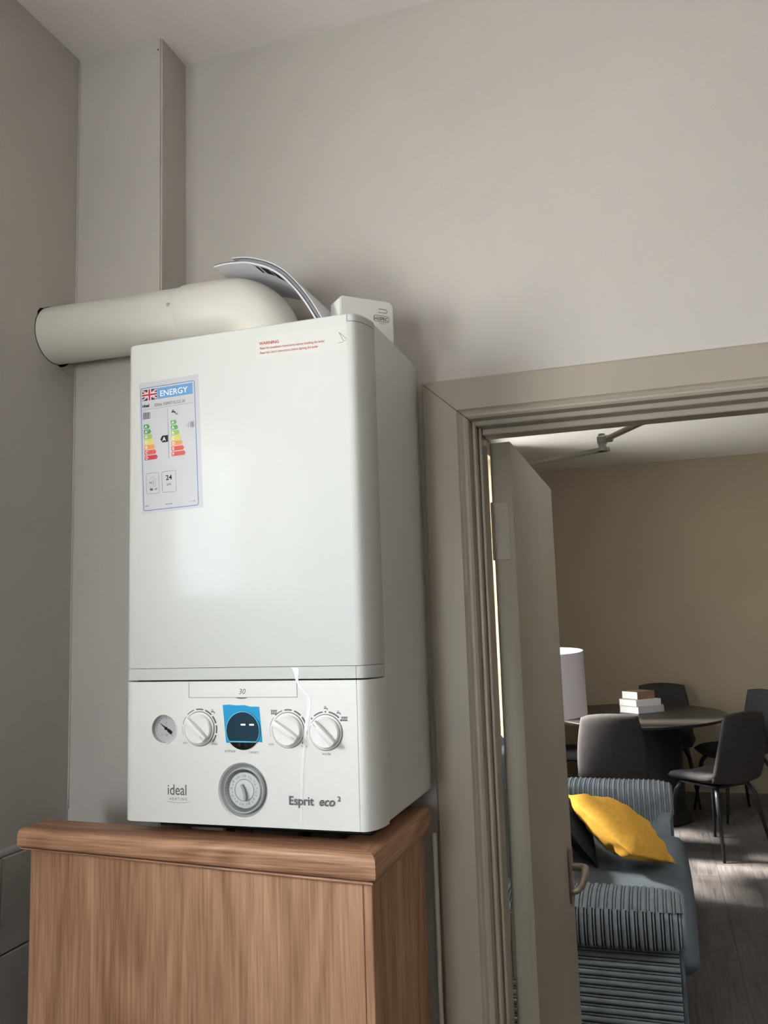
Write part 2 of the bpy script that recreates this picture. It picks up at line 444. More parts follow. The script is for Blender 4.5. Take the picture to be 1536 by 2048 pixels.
def window(name, axis, c, w, out, label, bars=1):
    """window set in a wall opening; c = coordinate of the frame plane, out = outward sign"""
    o = thing(name, (c, (w['y0'] + w['y1']) / 2, w['z0']) if axis == 'x' else ((w['x0'] + w['x1']) / 2, c, w['z0']), label, 'window', kind='structure')
    a0, a1 = (w['y0'], w['y1']) if axis == 'x' else (w['x0'], w['x1'])
    def bx(bm, p0, p1, q0, q1, d, bev=0.004):
        if axis == 'x': box(bm, c - d, c + d, p0, p1, q0, q1, bev, 1)
        else: box(bm, p0, p1, c - d, c + d, q0, q1, bev, 1)
    t = 0.045
    for p0, p1, q0, q1, nm in ((a0, a1, w['z0'], w['z0'] + t, 'window_frame'), (a0, a1, w['z1'] - t, w['z1'], 'window_frame'),
                               (a0, a0 + t, w['z0'] + t, w['z1'] - t, 'window_frame'), (a1 - t, a1, w['z0'] + t, w['z1'] - t, 'window_frame')):
        bm = bmesh.new(); bx(bm, p0, p1, q0, q1, 0.03); link(nm, bm, M['upvc'], o)
    for k in range(1, bars):
        p = a0 + (a1 - a0) * k / bars
        bm = bmesh.new(); bx(bm, p - 0.025, p + 0.025, w['z0'] + t, w['z1'] - t, 0.03); link('mullion', bm, M['upvc'], o)
    for k in range(bars):
        p0 = a0 + (a1 - a0) * k / bars + 0.03; p1 = a0 + (a1 - a0) * (k + 1) / bars - 0.03
        bm = bmesh.new(); bx(bm, p0, p1, w['z0'] + t - 0.005, w['z1'] - t + 0.005, 0.003, 0); link('pane', bm, M['glass'], o)
    return o
window('window_1', 'x', -0.285, KW, -1, 'white framed kitchen window in the left wall, mirrored in the boiler', 1)

# ------------------------------------------------------------------ lounge shell
H2 = 2.82
LX0, LX1, LY1 = -0.35, 4.2, 6.33
flo = struct('floor', B(LX0, LX1, 0.067, LY1, -0.1, -0.012), M['dark'], 'grey oak plank floor of the lounge', 'floor')
pw, pl = 0.192, 1.21
pme = None; ix = 0
x = LX0
while x < LX1 - 0.01:
    y = 0.067 - random.choice((0.0, 0.35, 0.7, 0.95))
    while y < LY1 - 0.01:
        y0 = max(y, 0.067) + 0.0012; y1 = min(y + pl, LY1) - 0.0012; x1 = min(x + pw, LX1) - 0.0012
        bm = B(0, x1 - x, 0, y1 - y0, -0.012, 0.0)
        o = link('plank', bm, M['plank'], flo); o.location = (x + 0.0006, y0, random.uniform(-0.0006, 0.0002))
        y += pl
    x += pw
struct('ceiling', B(LX0 - 0.3, LX1 + 0.1, 0.068, LY1 + 0.1, H2, H2 + 0.1), M['artex'], 'stippled white lounge ceiling seen through the doorway', 'ceiling')
struct('wall_lounge_left', holed_wall('x', LX0 - 0.25, LX0, 0.067, LY1, -0.1, H2, [(LW2['y0'], LW2['y1'], LW2['z0'], LW2['z1']), (LW['y0'], LW['y1'], LW['z0'], LW['z1']), (GAP_W['y0'], GAP_W['y1'], GAP_W['z0'], GAP_W['z1'])]),
       M['beige'], 'beige lounge window wall hidden behind the open door', 'wall')
struct('wall_lounge_back', B(LX0 - 0.25, LX1 + 0.1, LY1, LY1 + 0.1, -0.1, H2), M['beige'], 'beige far wall of the lounge behind the dining table', 'wall')
struct('wall_lounge_right', B(LX1, LX1 + 0.1, 0.067, LY1, -0.1, H2), M['beige'], 'beige right lounge wall outside the frame', 'wall')
bm = bmesh.new()
prism(bm, [(0, 0), (-0.016, 0), (-0.016, 0.085), (-0.011, 0.094), (-0.009, 0.105), (-0.004, 0.112), (0, 0.112)], lambda a, b, d: (d, LY1 + a, b), LX0, LX1)
struct('baseboard_back', bm, M['beige'], 'beige painted skirting board along the far lounge wall', 'baseboard')
window('window_2', 'x', LX0 - 0.18, LW, -1, 'tall lounge window beside the dining table, out of sight', 2)
window('window_3', 'x', LX0 - 0.18, LW2, -1, 'lounge window behind the sofa, out of sight', 2)
window('fill_window_rear', 'y', -3.64, FILL_W, -1, 'added narrow kitchen window behind the camera for fill light', 1)
window('fill_window_gap', 'x', LX0 - 0.18, GAP_W, -1, 'added slit window that brightens the gap beside the door hinges', 1)

# ------------------------------------------------------------------ doorway: architrave, lining, door
AX, AXI, AZ, AZI = 0.4035, 0.4835, 1.9065, 1.8345
RX, RXI = 1.181, 1.101
arch = thing('trim_2', (0.80, -0.01, 0), 'cream gloss door architrave with mitred corners right of the boiler', 'architrave', kind='structure')
W = AXI - AX
prof = [(0.0, 0.0), (0.0, -0.016), (0.004, -0.020), (0.060, -0.021), (0.0625, -0.0175), (0.065, -0.0165), (0.0675, -0.0185), (0.071, -0.0225), (0.075, -0.0228), (0.079, -0.020), (0.08, -0.015), (0.08, 0.0)]
def arch_piece(mapper):
    bm = bmesh.new()
    lo = [bm.verts.new(mapper(w, d, 0)) for w, d in prof]; hi = [bm.verts.new(mapper(w, d, 1)) for w, d in prof]
    n = len(prof)
    for i in range(n): bm.faces.new((lo[i], lo[(i + 1) % n], hi[(i + 1) % n], hi[i]))
    bm.faces.new(lo[::-1]); bm.faces.new(hi)
    bmesh.ops.recalc_face_normals(bm, faces=bm.faces)
    return bm
hz = (AZ - AZI) / W
link('architrave', arch_piece(lambda w, d, e: (AX + w, d, 0.0 if not e else AZ - w * hz - 0.0007)), M['gloss'], arch, 35)
link('architrave', arch_piece(lambda w, d, e: (RX - w, d, 0.0 if not e else AZ - w * hz - 0.0007)), M['gloss'], arch, 35)
link('architrave', arch_piece(lambda w, d, e: ((AX + w + 0.0006) if not e else (RX - w - 0.0006), d - 0.0004, AZ - w * hz)), M['gloss'], arch, 35)

d1 = thing('door_1', (0.498, 0.069, 0), 'cream painted panel-less door standing open into the lounge with its lining', 'door', kind='structure')
JL, JR, JH = 0.4905, 1.0985, 1.8265
for nm, a in (('lining', (0.4702, JL, -0.0002, 0.0665, 0, 1.8458)), ('lining', (JR, 1.1218, -0.0002, 0.0665, 0, 1.8458)), ('lining', (JL, JR, -0.0002, 0.0665, JH, 1.8458)),
              ('door_stop', (JL, 0.4965, 0.018, 0.0665, 0, JH)), ('door_stop', (JR - 0.006, JR, 0.012, 0.030, 0, JH)), ('door_stop', (0.4965, JR - 0.006, 0.026, 0.0665, 1.8155, JH))):
    link(nm, B(*a, bev=0.0015, seg=1), M['gloss'], d1)
DT = 1.8105
leaf = link('door_leaf', B(0.4998, 0.5365, 0.0702, 0.667, 0.008, DT, 0.0025, 2), M['door'], d1, 35)
for hz_ in (1.66, 0.985, 0.25):
    bm = B(0.5004, 0.5275, 0.0692, 0.0715, hz_ - 0.055, hz_ + 0.045, 0.0006, 1)
    for k in range(4): lathe(bm, [(0.0035, 0), (0.003, 0.0006), (0, 0.0006)], lambda a, b, d, k=k: (0.514 + (0.006 if k % 2 else -0.006) + a, 0.0692 - d, hz_ - 0.04 + k * 0.023 + b), 8)
    tube(bm, [(0.4992, 0.0688, hz_ - 0.055), (0.4992, 0.0688, hz_ + 0.045)], 0.0021, 8)
    link('hinge', bm, M['door'], leaf)
link('handle_plate', B(0.5362, 0.5435, 0.575, 0.615, 0.885, 1.000, 0.003, 2), M['steel'], leaf, 35)
bm = bmesh.new()
hy = 0.597
tube(bm, [(0.542, hy, 0.958), (0.5575, hy, 0.958), (0.5655, hy - 0.002, 0.958), (0.5715, hy - 0.009, 0.958), (0.5735, hy - 0.02, 0.957), (0.5730, hy - 0.07, 0.955), (0.571, hy - 0.120, 0.953), (0.5645, hy - 0.145, 0.952), (0.557, hy - 0.153, 0.952)],
     [0.0085, 0.0085, 0.0088, 0.0088, 0.0085, 0.0075, 0.007, 0.0065, 0.005], 12)
link('lever_handle', bm, M['steel'], leaf, True)
# overhead door closer: body on the hidden face, two arms over the door to a bracket on the lining
link('closer_body', B(0.452, 0.4995, 0.36, 0.58, 1.735, 1.792, 0.004, 2), M['closer'], d1)
bm = bmesh.new(); tube(bm, [(0.474, 0.425, 1.79), (0.474, 0.425, 1.826)], 0.009, 12); link('closer_spindle', bm, M['closer'], d1, 35)
def bar(bm, p, q, w, h):
    p, q = Vector(p), Vector(q); t = (q - p).normalized(); s = t.cross(Vector((0, 0, 1))).normalized() * w / 2; u = Vector((0, 0, h / 2))
    lo = [bm.verts.new(p + a) for a in (s + u, -s + u, -s - u, s - u)]; hi = [bm.verts.new(q + a) for a in (s + u, -s + u, -s - u, s - u)]
    for i in range(4): bm.faces.new((lo[i], lo[(i + 1) % 4], hi[(i + 1) % 4], hi[i]))
    bm.faces.new(lo[::-1]); bm.faces.new(hi); bmesh.ops.recalc_face_normals(bm, faces=bm.faces)
bm = bmesh.new(); bar(bm, (0.468, 0.428, 1.8245), (0.682, 0.300, 1.8245), 0.020, 0.006)
lathe(bm, [(0, -0.003), (0.012, -0.003), (0.012, 0.003), (0, 0.003)], lambda a, b, d: (0.682 + a, 0.300 + b, 1.8245 + d), 20)
link('closer_arm', bm, M['closer'], d1)
bm = bmesh.new(); tube(bm, [(0.680, 0.300, 1.8275), (0.680, 0.300, 1.8365)], 0.0075, 14); box(bm, 0.671, 0.689, 0.291, 0.309, 1.836, 1.851, 0.002, 1)
tube(bm, [(0.680, 0.300, 1.851), (0.680, 0.300, 1.856)], 0.0065, 6)
link('elbow_joint', bm, M['closer'], d1, 35)
bm = bmesh.new(); box(bm, 0.686, 0.702, 0.283, 0.291, 1.836, 1.850, 0.002, 1); tube(bm, [(0.692, 0.286, 1.8435), (0.842, 0.092, 1.858)], 0.0055, 12)
link('closer_rod', bm, M['closer'], d1, 35)
link('closer_bracket', B(0.825, 0.862, 0.0665, 0.098, 1.852, 1.872, 0.002, 1), M['closer'], d1)

# ------------------------------------------------------------------ pipe cupboard under the boiler
cup = thing('pipe_cupboard', (0.115, -0.15, 0), 'oak laminate cupboard boxing with a moulded top edge below the boiler', 'cupboard')
CT = 1.2125
link('front_panel', B(-0.150, 0.372, -0.2885, -0.270, 0.0, 1.196, 0.001, 1), M['wood_v'], cup)
link('corner_post', B(0.3722, 0.3845, -0.2885, -0.262, 0.0, 1.196, 0.0025, 2), M['wood_v'], cup)
link('side_panel', B(0.368, 0.3835, -0.2612, -0.030, 0.0, 1.196, 0.001, 1), M['wood_v'], cup)
# moulded edge strips, rounded on top, mitred at the right corner
eprof = [(0.065, 0.0), (0.012, 0.0), (0.007, -0.0008), (0.003, -0.0030), (0.001, -0.0060), (0.0, -0.010), (0.0, -0.0300), (0.0015, -0.0325), (0.006, -0.0335), (0.0128, -0.0336), (0.0128, -0.0366), (0.0068, -0.0368), (0.0062, -0.0390), (0.0075, -0.0405), (0.065, -0.0405)]
def strip(mapper):
    bm = bmesh.new(); n = len(eprof)
    lo = [bm.verts.new(mapper(p, z, 0)) for p, z in eprof]; hi = [bm.verts.new(mapper(p, z, 1)) for p, z in eprof]
    for i in range(n): bm.faces.new((lo[i], lo[(i + 1) % n], hi[(i + 1) % n], hi[i]))
    bm.faces.new(lo[::-1]); bm.faces.new(hi); bmesh.ops.recalc_face_normals(bm, faces=bm.faces)
    return bm
link('front_moulding', strip(lambda p, z, e: (0.3945 - p - 0.0004 if e else -0.164 - 0.0 * p, -0.301 + p, CT + (z * (1.0 if e else 0.74)) + (0.0 if e else 0.0068))), M['wood_x'], cup, 30)
link('side_moulding', strip(lambda p, z, e: (0.3945 - p, -0.0235 if e else -0.301 + p + 0.0004, CT + z)), M['wood_y'], cup, 30)
link('grey_pipe', tube(bmesh.new(), [(0.3965, -0.012, 0.0), (0.3965, -0.012, 1.17)], 0.004, 8), M['flue'], cup, True)

# ------------------------------------------------------------------ the boiler
BX0, BX1, BY, BZ0, BZ1 = 0.0, 0.395, -0.2874, 1.236, 1.9415
boi = thing('boiler', (0.1975, -0.144, BZ0), 'white wall-hung combi boiler with dials and an energy label', 'boiler')
YS = -0.238
def front_profile(notch=True, inset=0.0):
    """front outline from left side to right side, rounded vertical edges"""
    rx, ry = 0.0225 - inset, BY - YS
    pts = []
    for k in range(11):
        t = R(90 * k / 10); pts.append((BX0 + inset + rx * (1 - math.cos(t)), YS + (ry + inset) * math.sin(t)))
    pts.append((pts[-1][0] + 0.0006, BY + inset))
    if notch:
        pts += [(0.3700, BY + inset), (0.3703, BY + 0.0012), (0.3710, BY + 0.0012), (0.3713, BY + inset)]
    pts.append((BX1 - inset - rx - 0.0006, BY + inset))
    for k in range(11):
        t = R(90 - 90 * k / 10); pts.append((BX1 - inset - rx * (1 - math.cos(t)), YS + (ry + inset) * math.sin(t)))
    out = []
    for p in pts:
        if not out or (abs(p[0] - out[-1][0]) + abs(p[1] - out[-1][1])) > 1e-6: out.append(p)
    return out
def shell(z0, z1, notch, bevel_bottom=0.0, bevel_top=0.0):
    bm = bmesh.new(); p = front_profile(notch)
    prism(bm, p, lambda a, b, d: (a, b, d), z0, z1)
    for bv, zz in ((bevel_bottom, z0), (bevel_top, z1)):
        if bv:
            ed = [e for e in bm.edges if all(abs(v.co.z - zz) < 1e-6 for v in e.verts) and not all(abs(v.co.y - YS) < 1e-6 for v in e.verts)]
            bmesh.ops.bevel(bm, geom=ed, offset=bv, segments=4, affect='EDGES', profile=0.5, clamp_overlap=True)
    return bm
link('chassis', B(0.0012, 0.3938, YS - 0.0004, -0.0004, BZ0 + 0.002, BZ1 - 0.001, 0.0015, 1), M['enamel_side'], boi)
link('back_chassis', B(0.02, 0.372, -0.27, YS - 0.001, BZ0 + 0.01, BZ1 - 0.02), M['dark'], boi)
cover = link('front_cover', shell(1.4506, BZ1, False, 0, 0.0035), M['enamel'], boi, 28)
band = link('trim_band', shell(1.4335, 1.4499, True), M['enamel'], boi, 28)
panel = link('control_panel', shell(BZ0, 1.4312, True, 0.006, 0), M['plastic'], boi, 28)
def ft(x, z): return (x, BY - 0.0003, z)
def fp(off): return lambda x, z: (x, BY - off, z)
GX, GZ = 0.0762, 1.3650
KX = (0.1335, 0.2700, 0.3252); KZ = (1.3655, 1.3650, 1.3625)
DX, DZ = 0.2020, 1.3640
TX, TZ = 0.2005, 1.2830
fmap = lambda cx, cz: (lambda a, b, d: (cx + a, BY - d, cz + b))
bm = lathe(bmesh.new(), [(0, 0.002), (0.0395, 0.002), (0.0378, 0.0), (0.0310, -0.0095), (0, -0.0095)], fmap(TX, TZ), 64)
boolean_cut(panel, bm)
bm = lathe(bmesh.new(), [(0, 0.002), (0.0196, 0.002), (0.0196, -0.0065), (0, -0.0065)], fmap(GX, GZ), 48)
boolean_cut(panel, bm)
panel.data.set_sharp_from_angle(angle=R(28))
for o_ in (cover, panel, band): flat_faces(o_)

# top cap seams on the right and left corners
def seam_ribbon(z, x_from, x_to, h=0.0008):
    p = [q for q in front_profile(False) if x_from - 1e-6 <= q[0] <= x_to + 1e-6]
    if x_from > 0.01: p = [(x_from, BY)] + p
    bm = bmesh.new(); n = len(p)
    cols = [[bm.verts.new((x + (0.0002 if x > 0.2 else -0.0002), y - 0.0002, zz)) for zz in (z - h / 2, z + h / 2)] for x, y in p]
    for a, b in zip(cols, cols[1:]): bm.faces.new((a[0], b[0], b[1], a[1]))
    return bm
link('cap_seam', seam_ribbon(1.9290, 0.371, 0.396), M['ink_mid'], cover)
bm = seam_ribbon(1.9290, -0.001, 0.016, 0.0005); link('cap_seam', bm, M['seam'], cover)
bm = bmesh.new(); rect(bm, 0.3706, 0.3713, 1.9290, BZ1 - 0.002, ft); link('cap_seam', bm, M['ink_mid'], cover)
bm = bmesh.new(); rect(bm, 0.3712, 0.3715, 1.452, 1.928, fp(0.00015)); link('corner_seam', bm, M['paper_label'], cover)
# flap cover with the 30 on it
bm = bmesh.new()
for a in ((0.1165, 0.1171, 1.409, 1.4312), (0.2838, 0.2845, 1.409, 1.4312), (0.1165, 0.2845, 1.4086, 1.4092)): rect(bm, *a, ft)
poly(bm, [(0.190, 1.4088), (0.194, 1.4074), (0.200, 1.4068), (0.206, 1.4074), (0.210, 1.4088)], ft)
link('flap_outline', bm, M['seam'], panel)
bm = bmesh.new(); text_bm(bm, '30', 0.0105, lambda a, b: ft(0.2005 + a, 1.4135 + b), 'CENTER', 0.2); link('size_number', bm, M['ink'], panel)
# makers' lettering
bm = bmesh.new(); text_bm(bm, 'ideal', 0.0205, lambda a, b: ft(0.0815 + a * 0.86, 1.2745 + b), bold=0.006, spacing=0.98); link('logo_lettering', bm, M['ink'], panel)
bm = bmesh.new(); text_bm(bm, 'HEATING', 0.0056, lambda a, b: ft(0.0995 + a, 1.2670 + b), 'CENTER', spacing=1.3)
for k in range(12):
    t0, t1 = (k - 6) / 6, (k - 5) / 6
    f = lambda t: 1.2638 + 0.0012 * t * t
    poly(bm, [(0.0995 + 0.0185 * t0, f(t0)), (0.0995 + 0.0185 * t1, f(t1)), (0.0995 + 0.0185 * t1, f(t1) + 0.0004), (0.0995 + 0.0185 * t0, f(t0) + 0.0004)], ft)
link('logo_lettering', bm, M['seam'], panel)
bm = bmesh.new(); text_bm(bm, 'Esprit', 0.0160, lambda a, b: fp(0.0010)(0.2690 + a * 0.98, 1.2675 + b), bold=0.022)
text_bm(bm, 'eco', 0.0160, lambda a, b: fp(0.0010)(0.3125 + a * 0.98, 1.2675 + b), shear=0.25, bold=0.022)
text_bm(bm, '2', 0.0095, lambda a, b: fp(0.0010)(0.3395 + a, 1.2738 + b), bold=0.018)
link('model_lettering', bm, M['ink'], panel)
# pressure gauge
g = lathe(bmesh.new(), [(0.0196, -0.004), (0.0196, 0.0006), (0.0203, 0.0010), (0.0212, 0.0008), (0.0215, 0.0)], fmap(GX, GZ), 48)
ga = link('pressure_gauge', g, M['plastic'], panel, True)
bm = lathe(bmesh.new(), [(0.0195, -0.0062), (0, -0.0062)], fmap(GX, GZ), 40); link('gauge_face', bm, M['paper_label'], ga)
bm = bmesh.new()
gp = lambda a, b: (GX + a, BY + 0.0060, GZ + b)
for d in range(0, 271, 15):
    t = R(225 - d); l = 0.0045 if d in (135,) else 0.002
    c, s = math.cos(t), math.sin(t); w = 0.0003
    poly(bm, [(0.0165 * c - w * s, 0.0165 * s + w * c), (0.0165 * c + w * s, 0.0165 * s - w * c), ((0.0165 - l) * c + w * s, (0.0165 - l) * s - w * c), ((0.0165 - l) * c - w * s, (0.0165 - l) * s + w * c)], gp)
for d, s in ((-0.0075, '0'), (0.0, '2'), (0.0085, '4')): text_bm(bm, s, 0.004, lambda a, b, d=d: gp(d + a, (-0.0105 if d else 0.0065) + b), 'CENTER')
text_bm(bm, 'bar', 0.0038, lambda a, b: gp(0.0005 + a, -0.0105 + b), 'CENTER'); link('gauge_scale', bm, M['ink'], ga)
bm = bmesh.new(); t = R(144); gq = lambda a, b: (GX + a * math.cos(t) - b * math.sin(t), BY + 0.0052, GZ + a * math.sin(t) + b * math.cos(t))
poly(bm, [(0.0150, 0.0), (0.002, 0.0012), (-0.0035, 0.0014), (-0.0038, 0.0023), (-0.011, 0.0022), (-0.0112, -0.0022), (-0.0038, -0.0023), (-0.0035, -0.0014), (0.002, -0.0012)], gq)
lathe(bm, [(0.0022, -0.0052), (0.0022, -0.004), (0, -0.004)], fmap(GX, GZ), 16); link('gauge_needle', bm, M['ink_dark'], ga)
# control knobs
def knob(cx, cz, ang, notch_at):
    k = lathe(bmesh.new(), [(0.0232, 0.0), (0.0232, 0.0012), (0.0222, 0.0016), (0.0216, 0.0012), (0.0208, 0.0014), (0.0204, 0.0055), (0.0188, 0.0070), (0.012, 0.0060), (0.006, 0.0052), (0, 0.0050)], fmap(cx, cz), 48)
    ko = link('control_knob', k, M['plastic'], panel, 40)
    bm = B(-0.0202, 0.0202, -0.0135, 0.0, -0.0042, 0.0042, 0.0014, 2)
    bmesh.ops.rotate(bm, verts=bm.verts, cent=(0, 0, 0), matrix=Matrix.Rotation(R(ang), 3, 'Y'))
    bmesh.ops.translate(bm, verts=bm.verts, vec=(cx, BY - 0.001, cz))
    link('grip', bm, M['plastic'], ko, 35)
    bm = bmesh.new(); c, s = math.cos(R(-ang)), math.sin(R(-ang))
    q = lambda a, b: (cx + a * c - b * s, BY - 0.0148, cz + a * s + b * c)
    rect(bm, notch_at - 0.003, notch_at + 0.003, -0.0005, 0.0005, q); link('pointer_mark', bm, M['grey_bezel'], ko)
    # a fine shadow ring moulded round the knob
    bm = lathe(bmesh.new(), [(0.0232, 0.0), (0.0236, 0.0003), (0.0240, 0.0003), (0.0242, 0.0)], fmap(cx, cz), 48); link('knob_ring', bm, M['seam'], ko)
knob(KX[0], KZ[0], 42, 0.015); knob(KX[1], KZ[1], 33, 0.015); knob(KX[2], KZ[2], 45, -0.015)
bm = bmesh.new()
for cx, cz in ((KX[0], KZ[0]), (KX[1], KZ[1])):
    for t0, t1, w in ((200, 172, 0.0004), (168, 142, 0.0007), (134, 108, 0.0013), (101, 77, 0.0018), (70, 46, 0.0022), (40, 17, 0.0025), (11, -12, 0.0026), (-17, -40, 0.0026)):
        arc(bm, cx, cz, 0.0272, w, t0, t1, ft)
cx, cz = KX[2], KZ[2]
arc(bm, cx, cz, 0.0272, 0.0018, 128, 98, ft); arc(bm, cx, cz, 0.0272, 0.0022, 80, 45, ft)
for d in (138, 90, 36): poly(bm, [(cx + 0.0272 * math.cos(R(d)) + 0.0013 * math.cos(k * math.pi / 5), cz + 0.0272 * math.sin(R(d)) + 0.0013 * math.sin(k * math.pi / 5)) for k in range(10)], ft)
tag(link('dial_scale', bm, M['ink'], panel), kind='stuff')
def tap_icon(bm, x, z, s, pl):
    rect(bm, x - 0.5 * s, x + 0.25 * s, z + 0.62 * s, z + 0.78 * s, pl); rect(bm, x - 0.2 * s, x - 0.05 * s, z + 0.4 * s, z + 0.62 * s, pl)
    poly(bm, [(x - 0.6 * s, z - 0.05 * s), (x - 0.6 * s, z + 0.25 * s), (x - 0.35 * s, z + 0.4 * s), (x + 0.1 * s, z + 0.4 * s), (x + 0.55 * s, z + 0.22 * s), (x + 0.72 * s, z - 0.1 * s), (x + 0.72 * s, z - 0.35 * s), (x + 0.45 * s, z - 0.35 * s), (x + 0.4 * s, z - 0.1 * s), (x + 0.05 * s, z + 0.02 * s)], pl)
def rad_icon(bm, x, z, s, pl):
    for k in range(6): rect(bm, x - 0.7 * s + k * 0.25 * s, x - 0.56 * s + k * 0.25 * s, z - 0.5 * s, z + 0.5 * s, pl)
    rect(bm, x - 0.72 * s, x + 0.85 * s, z + 0.32 * s, z + 0.44 * s, pl); rect(bm, x - 0.72 * s, x + 0.85 * s, z - 0.44 * s, z - 0.32 * s, pl)
bm = bmesh.new()
tap_icon(bm, 0.1548, 1.3885, 0.0048, ft); rad_icon(bm, 0.2490, 1.3890, 0.0062, ft)
tap_icon(bm, 0.3255, 1.3935, 0.0046, ft); tap_icon(bm, 0.3440, 1.3875, 0.0046, ft); rad_icon(bm, 0.3520, 1.3805, 0.0060, ft)
for s, x, z in (('min', 0.1105, 1.3445), ('max', 0.1575, 1.3440), ('min', 0.2445, 1.3445), ('max', 0.2935, 1.3425), ('off', 0.2985, 1.3800), ('mode', 0.3255, 1.3330), ('preheat', 0.1815, 1.3345), ('restart', 0.2180, 1.3335)):
    text_bm(bm, s, 0.0054, lambda a, b, x=x, z=z: ft(x + a, z + b), 'CENTER')
tag(link('dial_lettering', bm, M['ink_light'], panel), kind='stuff')
# round display with the blue protective film still on it
dp = lathe(bmesh.new(), [(0.0262, 0.0), (0.0262, 0.0010), (0.0250, 0.0016), (0, 0.0016)], fmap(DX, DZ), 56)
dis = link('display', dp, M['black'], panel, 35)
def film_poly(bm, m0):
    prism(bm, [(0.1705, 1.3985), (0.1800, 1.3992), (0.1905, 1.3980), (0.2040, 1.3984), (0.2130, 1.3964), (0.2268, 1.3962), (0.2312, 1.3484), (0.2150, 1.3490), (0.1755, 1.3470)], lambda a, b, d: (a, BY - d, b), 0.0001, 0.0004)
bm = bmesh.new(); film_poly(bm, 0); link('film', bm, M['film'], dis)
def chord(bm, r, z_cut, d, below=False):
    pts = []
    for k in range(65):
        t = 2 * math.pi * k / 64; a, b = r * math.cos(t), r * math.sin(t)
        b = min(b, z_cut) if below else max(b, z_cut)
        pts.append((DX + a, DZ + b))
    return poly(bm, pts[:-1], fp(d))
bm = bmesh.new(); chord(bm, 0.0248, -0.0150, 0.0018); link('screen', bm, M['screen'], dis)
bm = bmesh.new(); rect(bm, DX - 0.0205, DX + 0.0212, DZ - 0.0158, DZ - 0.0142, fp(0.0020)); arc(bm, DX, DZ, 0.0256, 0.0010, 214, -34, fp(0.0019), 40)
link('film_edge', bm, M['film_light'], dis)
bm = bmesh.new(); rect(bm, DX - 0.0004, DX + 0.0004, DZ - 0.0245, DZ - 0.0165, fp(0.0019)); link('button_gap', bm, M['dark'], dis)
bm = bmesh.new()
for x in (-0.0055, 0.0050): rring(bm, DX + x - 0.0012, DX + x + 0.0012, DZ - 0.0215, DZ - 0.0175, 0.001, 0.0003, fp(0.0019))
link('button_symbol', bm, M['ink'], dis)
bm = bmesh.new()
for x in (0.0008, 0.0138): rect(bm, DX + x - 0.0034, DX + x + 0.0034, DZ + 0.0072, DZ + 0.0090, fp(0.0020))
link('display_dash', bm, M['led'], dis)
# mechanical timer set in its dished recess
bm = lathe(bmesh.new(), [(0.0379, 0.0001), (0.0310, -0.0094), (0.030, -0.0094)], fmap(TX, TZ), 64); tim = link('timer', bm, M['grey_bezel'], panel, 40)
bm = lathe(bmesh.new(), [(0.0304, -0.0090), (0.0304, -0.0024), (0.0296, -0.0010), (0.0288, -0.0016), (0.0250, -0.0050), (0.0235, -0.0064)], fmap(TX, TZ), 72); link('timer_ring', bm, M['grey_dial'], tim, 50)
bm = bmesh.new()
for k in range(96):
    t = 2 * math.pi * k / 96; c, s = math.cos(t), math.sin(t)
    pts = []
    for r, d in ((0.0244, -0.0040), (0.0286, -0.0006)):
        for w in (-0.00030, 0.00030): pts.append((TX + r * c - w * s, BY - d, TZ + r * s + w * c))
    base = []
    for r, d in ((0.0244, -0.0058), (0.0286, -0.0024)):
        for w in (-0.00030, 0.00030): base.append((TX + r * c - w * s, BY - d, TZ + r * s + w * c))
    v = [bm.verts.new(p) for p in pts + base]
    for q in ((0, 1, 3, 2), (0, 4, 5, 1), (2, 3, 7, 6), (0, 2, 6, 4), (1, 5, 7, 3)): bm.faces.new([v[i] for i in q])
tag(link('timer_pins', bm, M['ink'], tim), kind='stuff')
bm = lathe(bmesh.new(), [(0.0236, -0.0094), (0.0236, -0.0058), (0.0230, -0.0052), (0.0150, -0.0050), (0.0148, -0.0056), (0.0142, -0.0056), (0.0140, -0.0046), (0, -0.0044)], fmap(TX, TZ), 64); link('timer_dial', bm, M['grey_dial'], tim, 40)
bm = bmesh.new(); tp = lambda a, b: (TX + a, BY + 0.0047, TZ + b)
for k in range(24):
    t = R(90 - 15 * k - 6); c, s = math.cos(t), math.sin(t)
    if k % 2 == 0: text_bm(bm, str(k if k else 24), 0.0042, lambda a, b: tp(0.0192 * c - 0.0015 + a, 0.0192 * s - 0.0014 + b), 'CENTER')
    else: poly(bm, [(0.0205 * c - 0.0003 * s, 0.0205 * s + 0.0003 * c), (0.0205 * c + 0.0003 * s, 0.0205 * s - 0.0003 * c), (0.0178 * c + 0.0003 * s, 0.0178 * s - 0.0003 * c), (0.0178 * c - 0.0003 * s, 0.0178 * s + 0.0003 * c)], tp)
link('dial_numbers', bm, M['ink'], tim)
bm = bmesh.new(); arc(bm, 0, 0, 0.0146, 0.0005, 0, 360, lambda a, b: (TX + a, BY + 0.0043, TZ + b), 48); link('dial_rim', bm, M['ink_mid'], tim)
bm = bmesh.new()
crv = [(-0.0036, 0.0078), (-0.0012, 0.0082), (0.0022, 0.0030), (0.0044, -0.0040), (0.0047, -0.0105), (0.0040, -0.0130), (0.0016, -0.0126), (0.0010, -0.0060), (-0.0010, 0.0010), (-0.0032, 0.0060)]
prism(bm, crv, lambda a, b, d: (TX + a, BY - d, TZ + b), -0.0046, 0.0010); link('timer_pointer', bm, M['grey_bezel'], tim, 40)
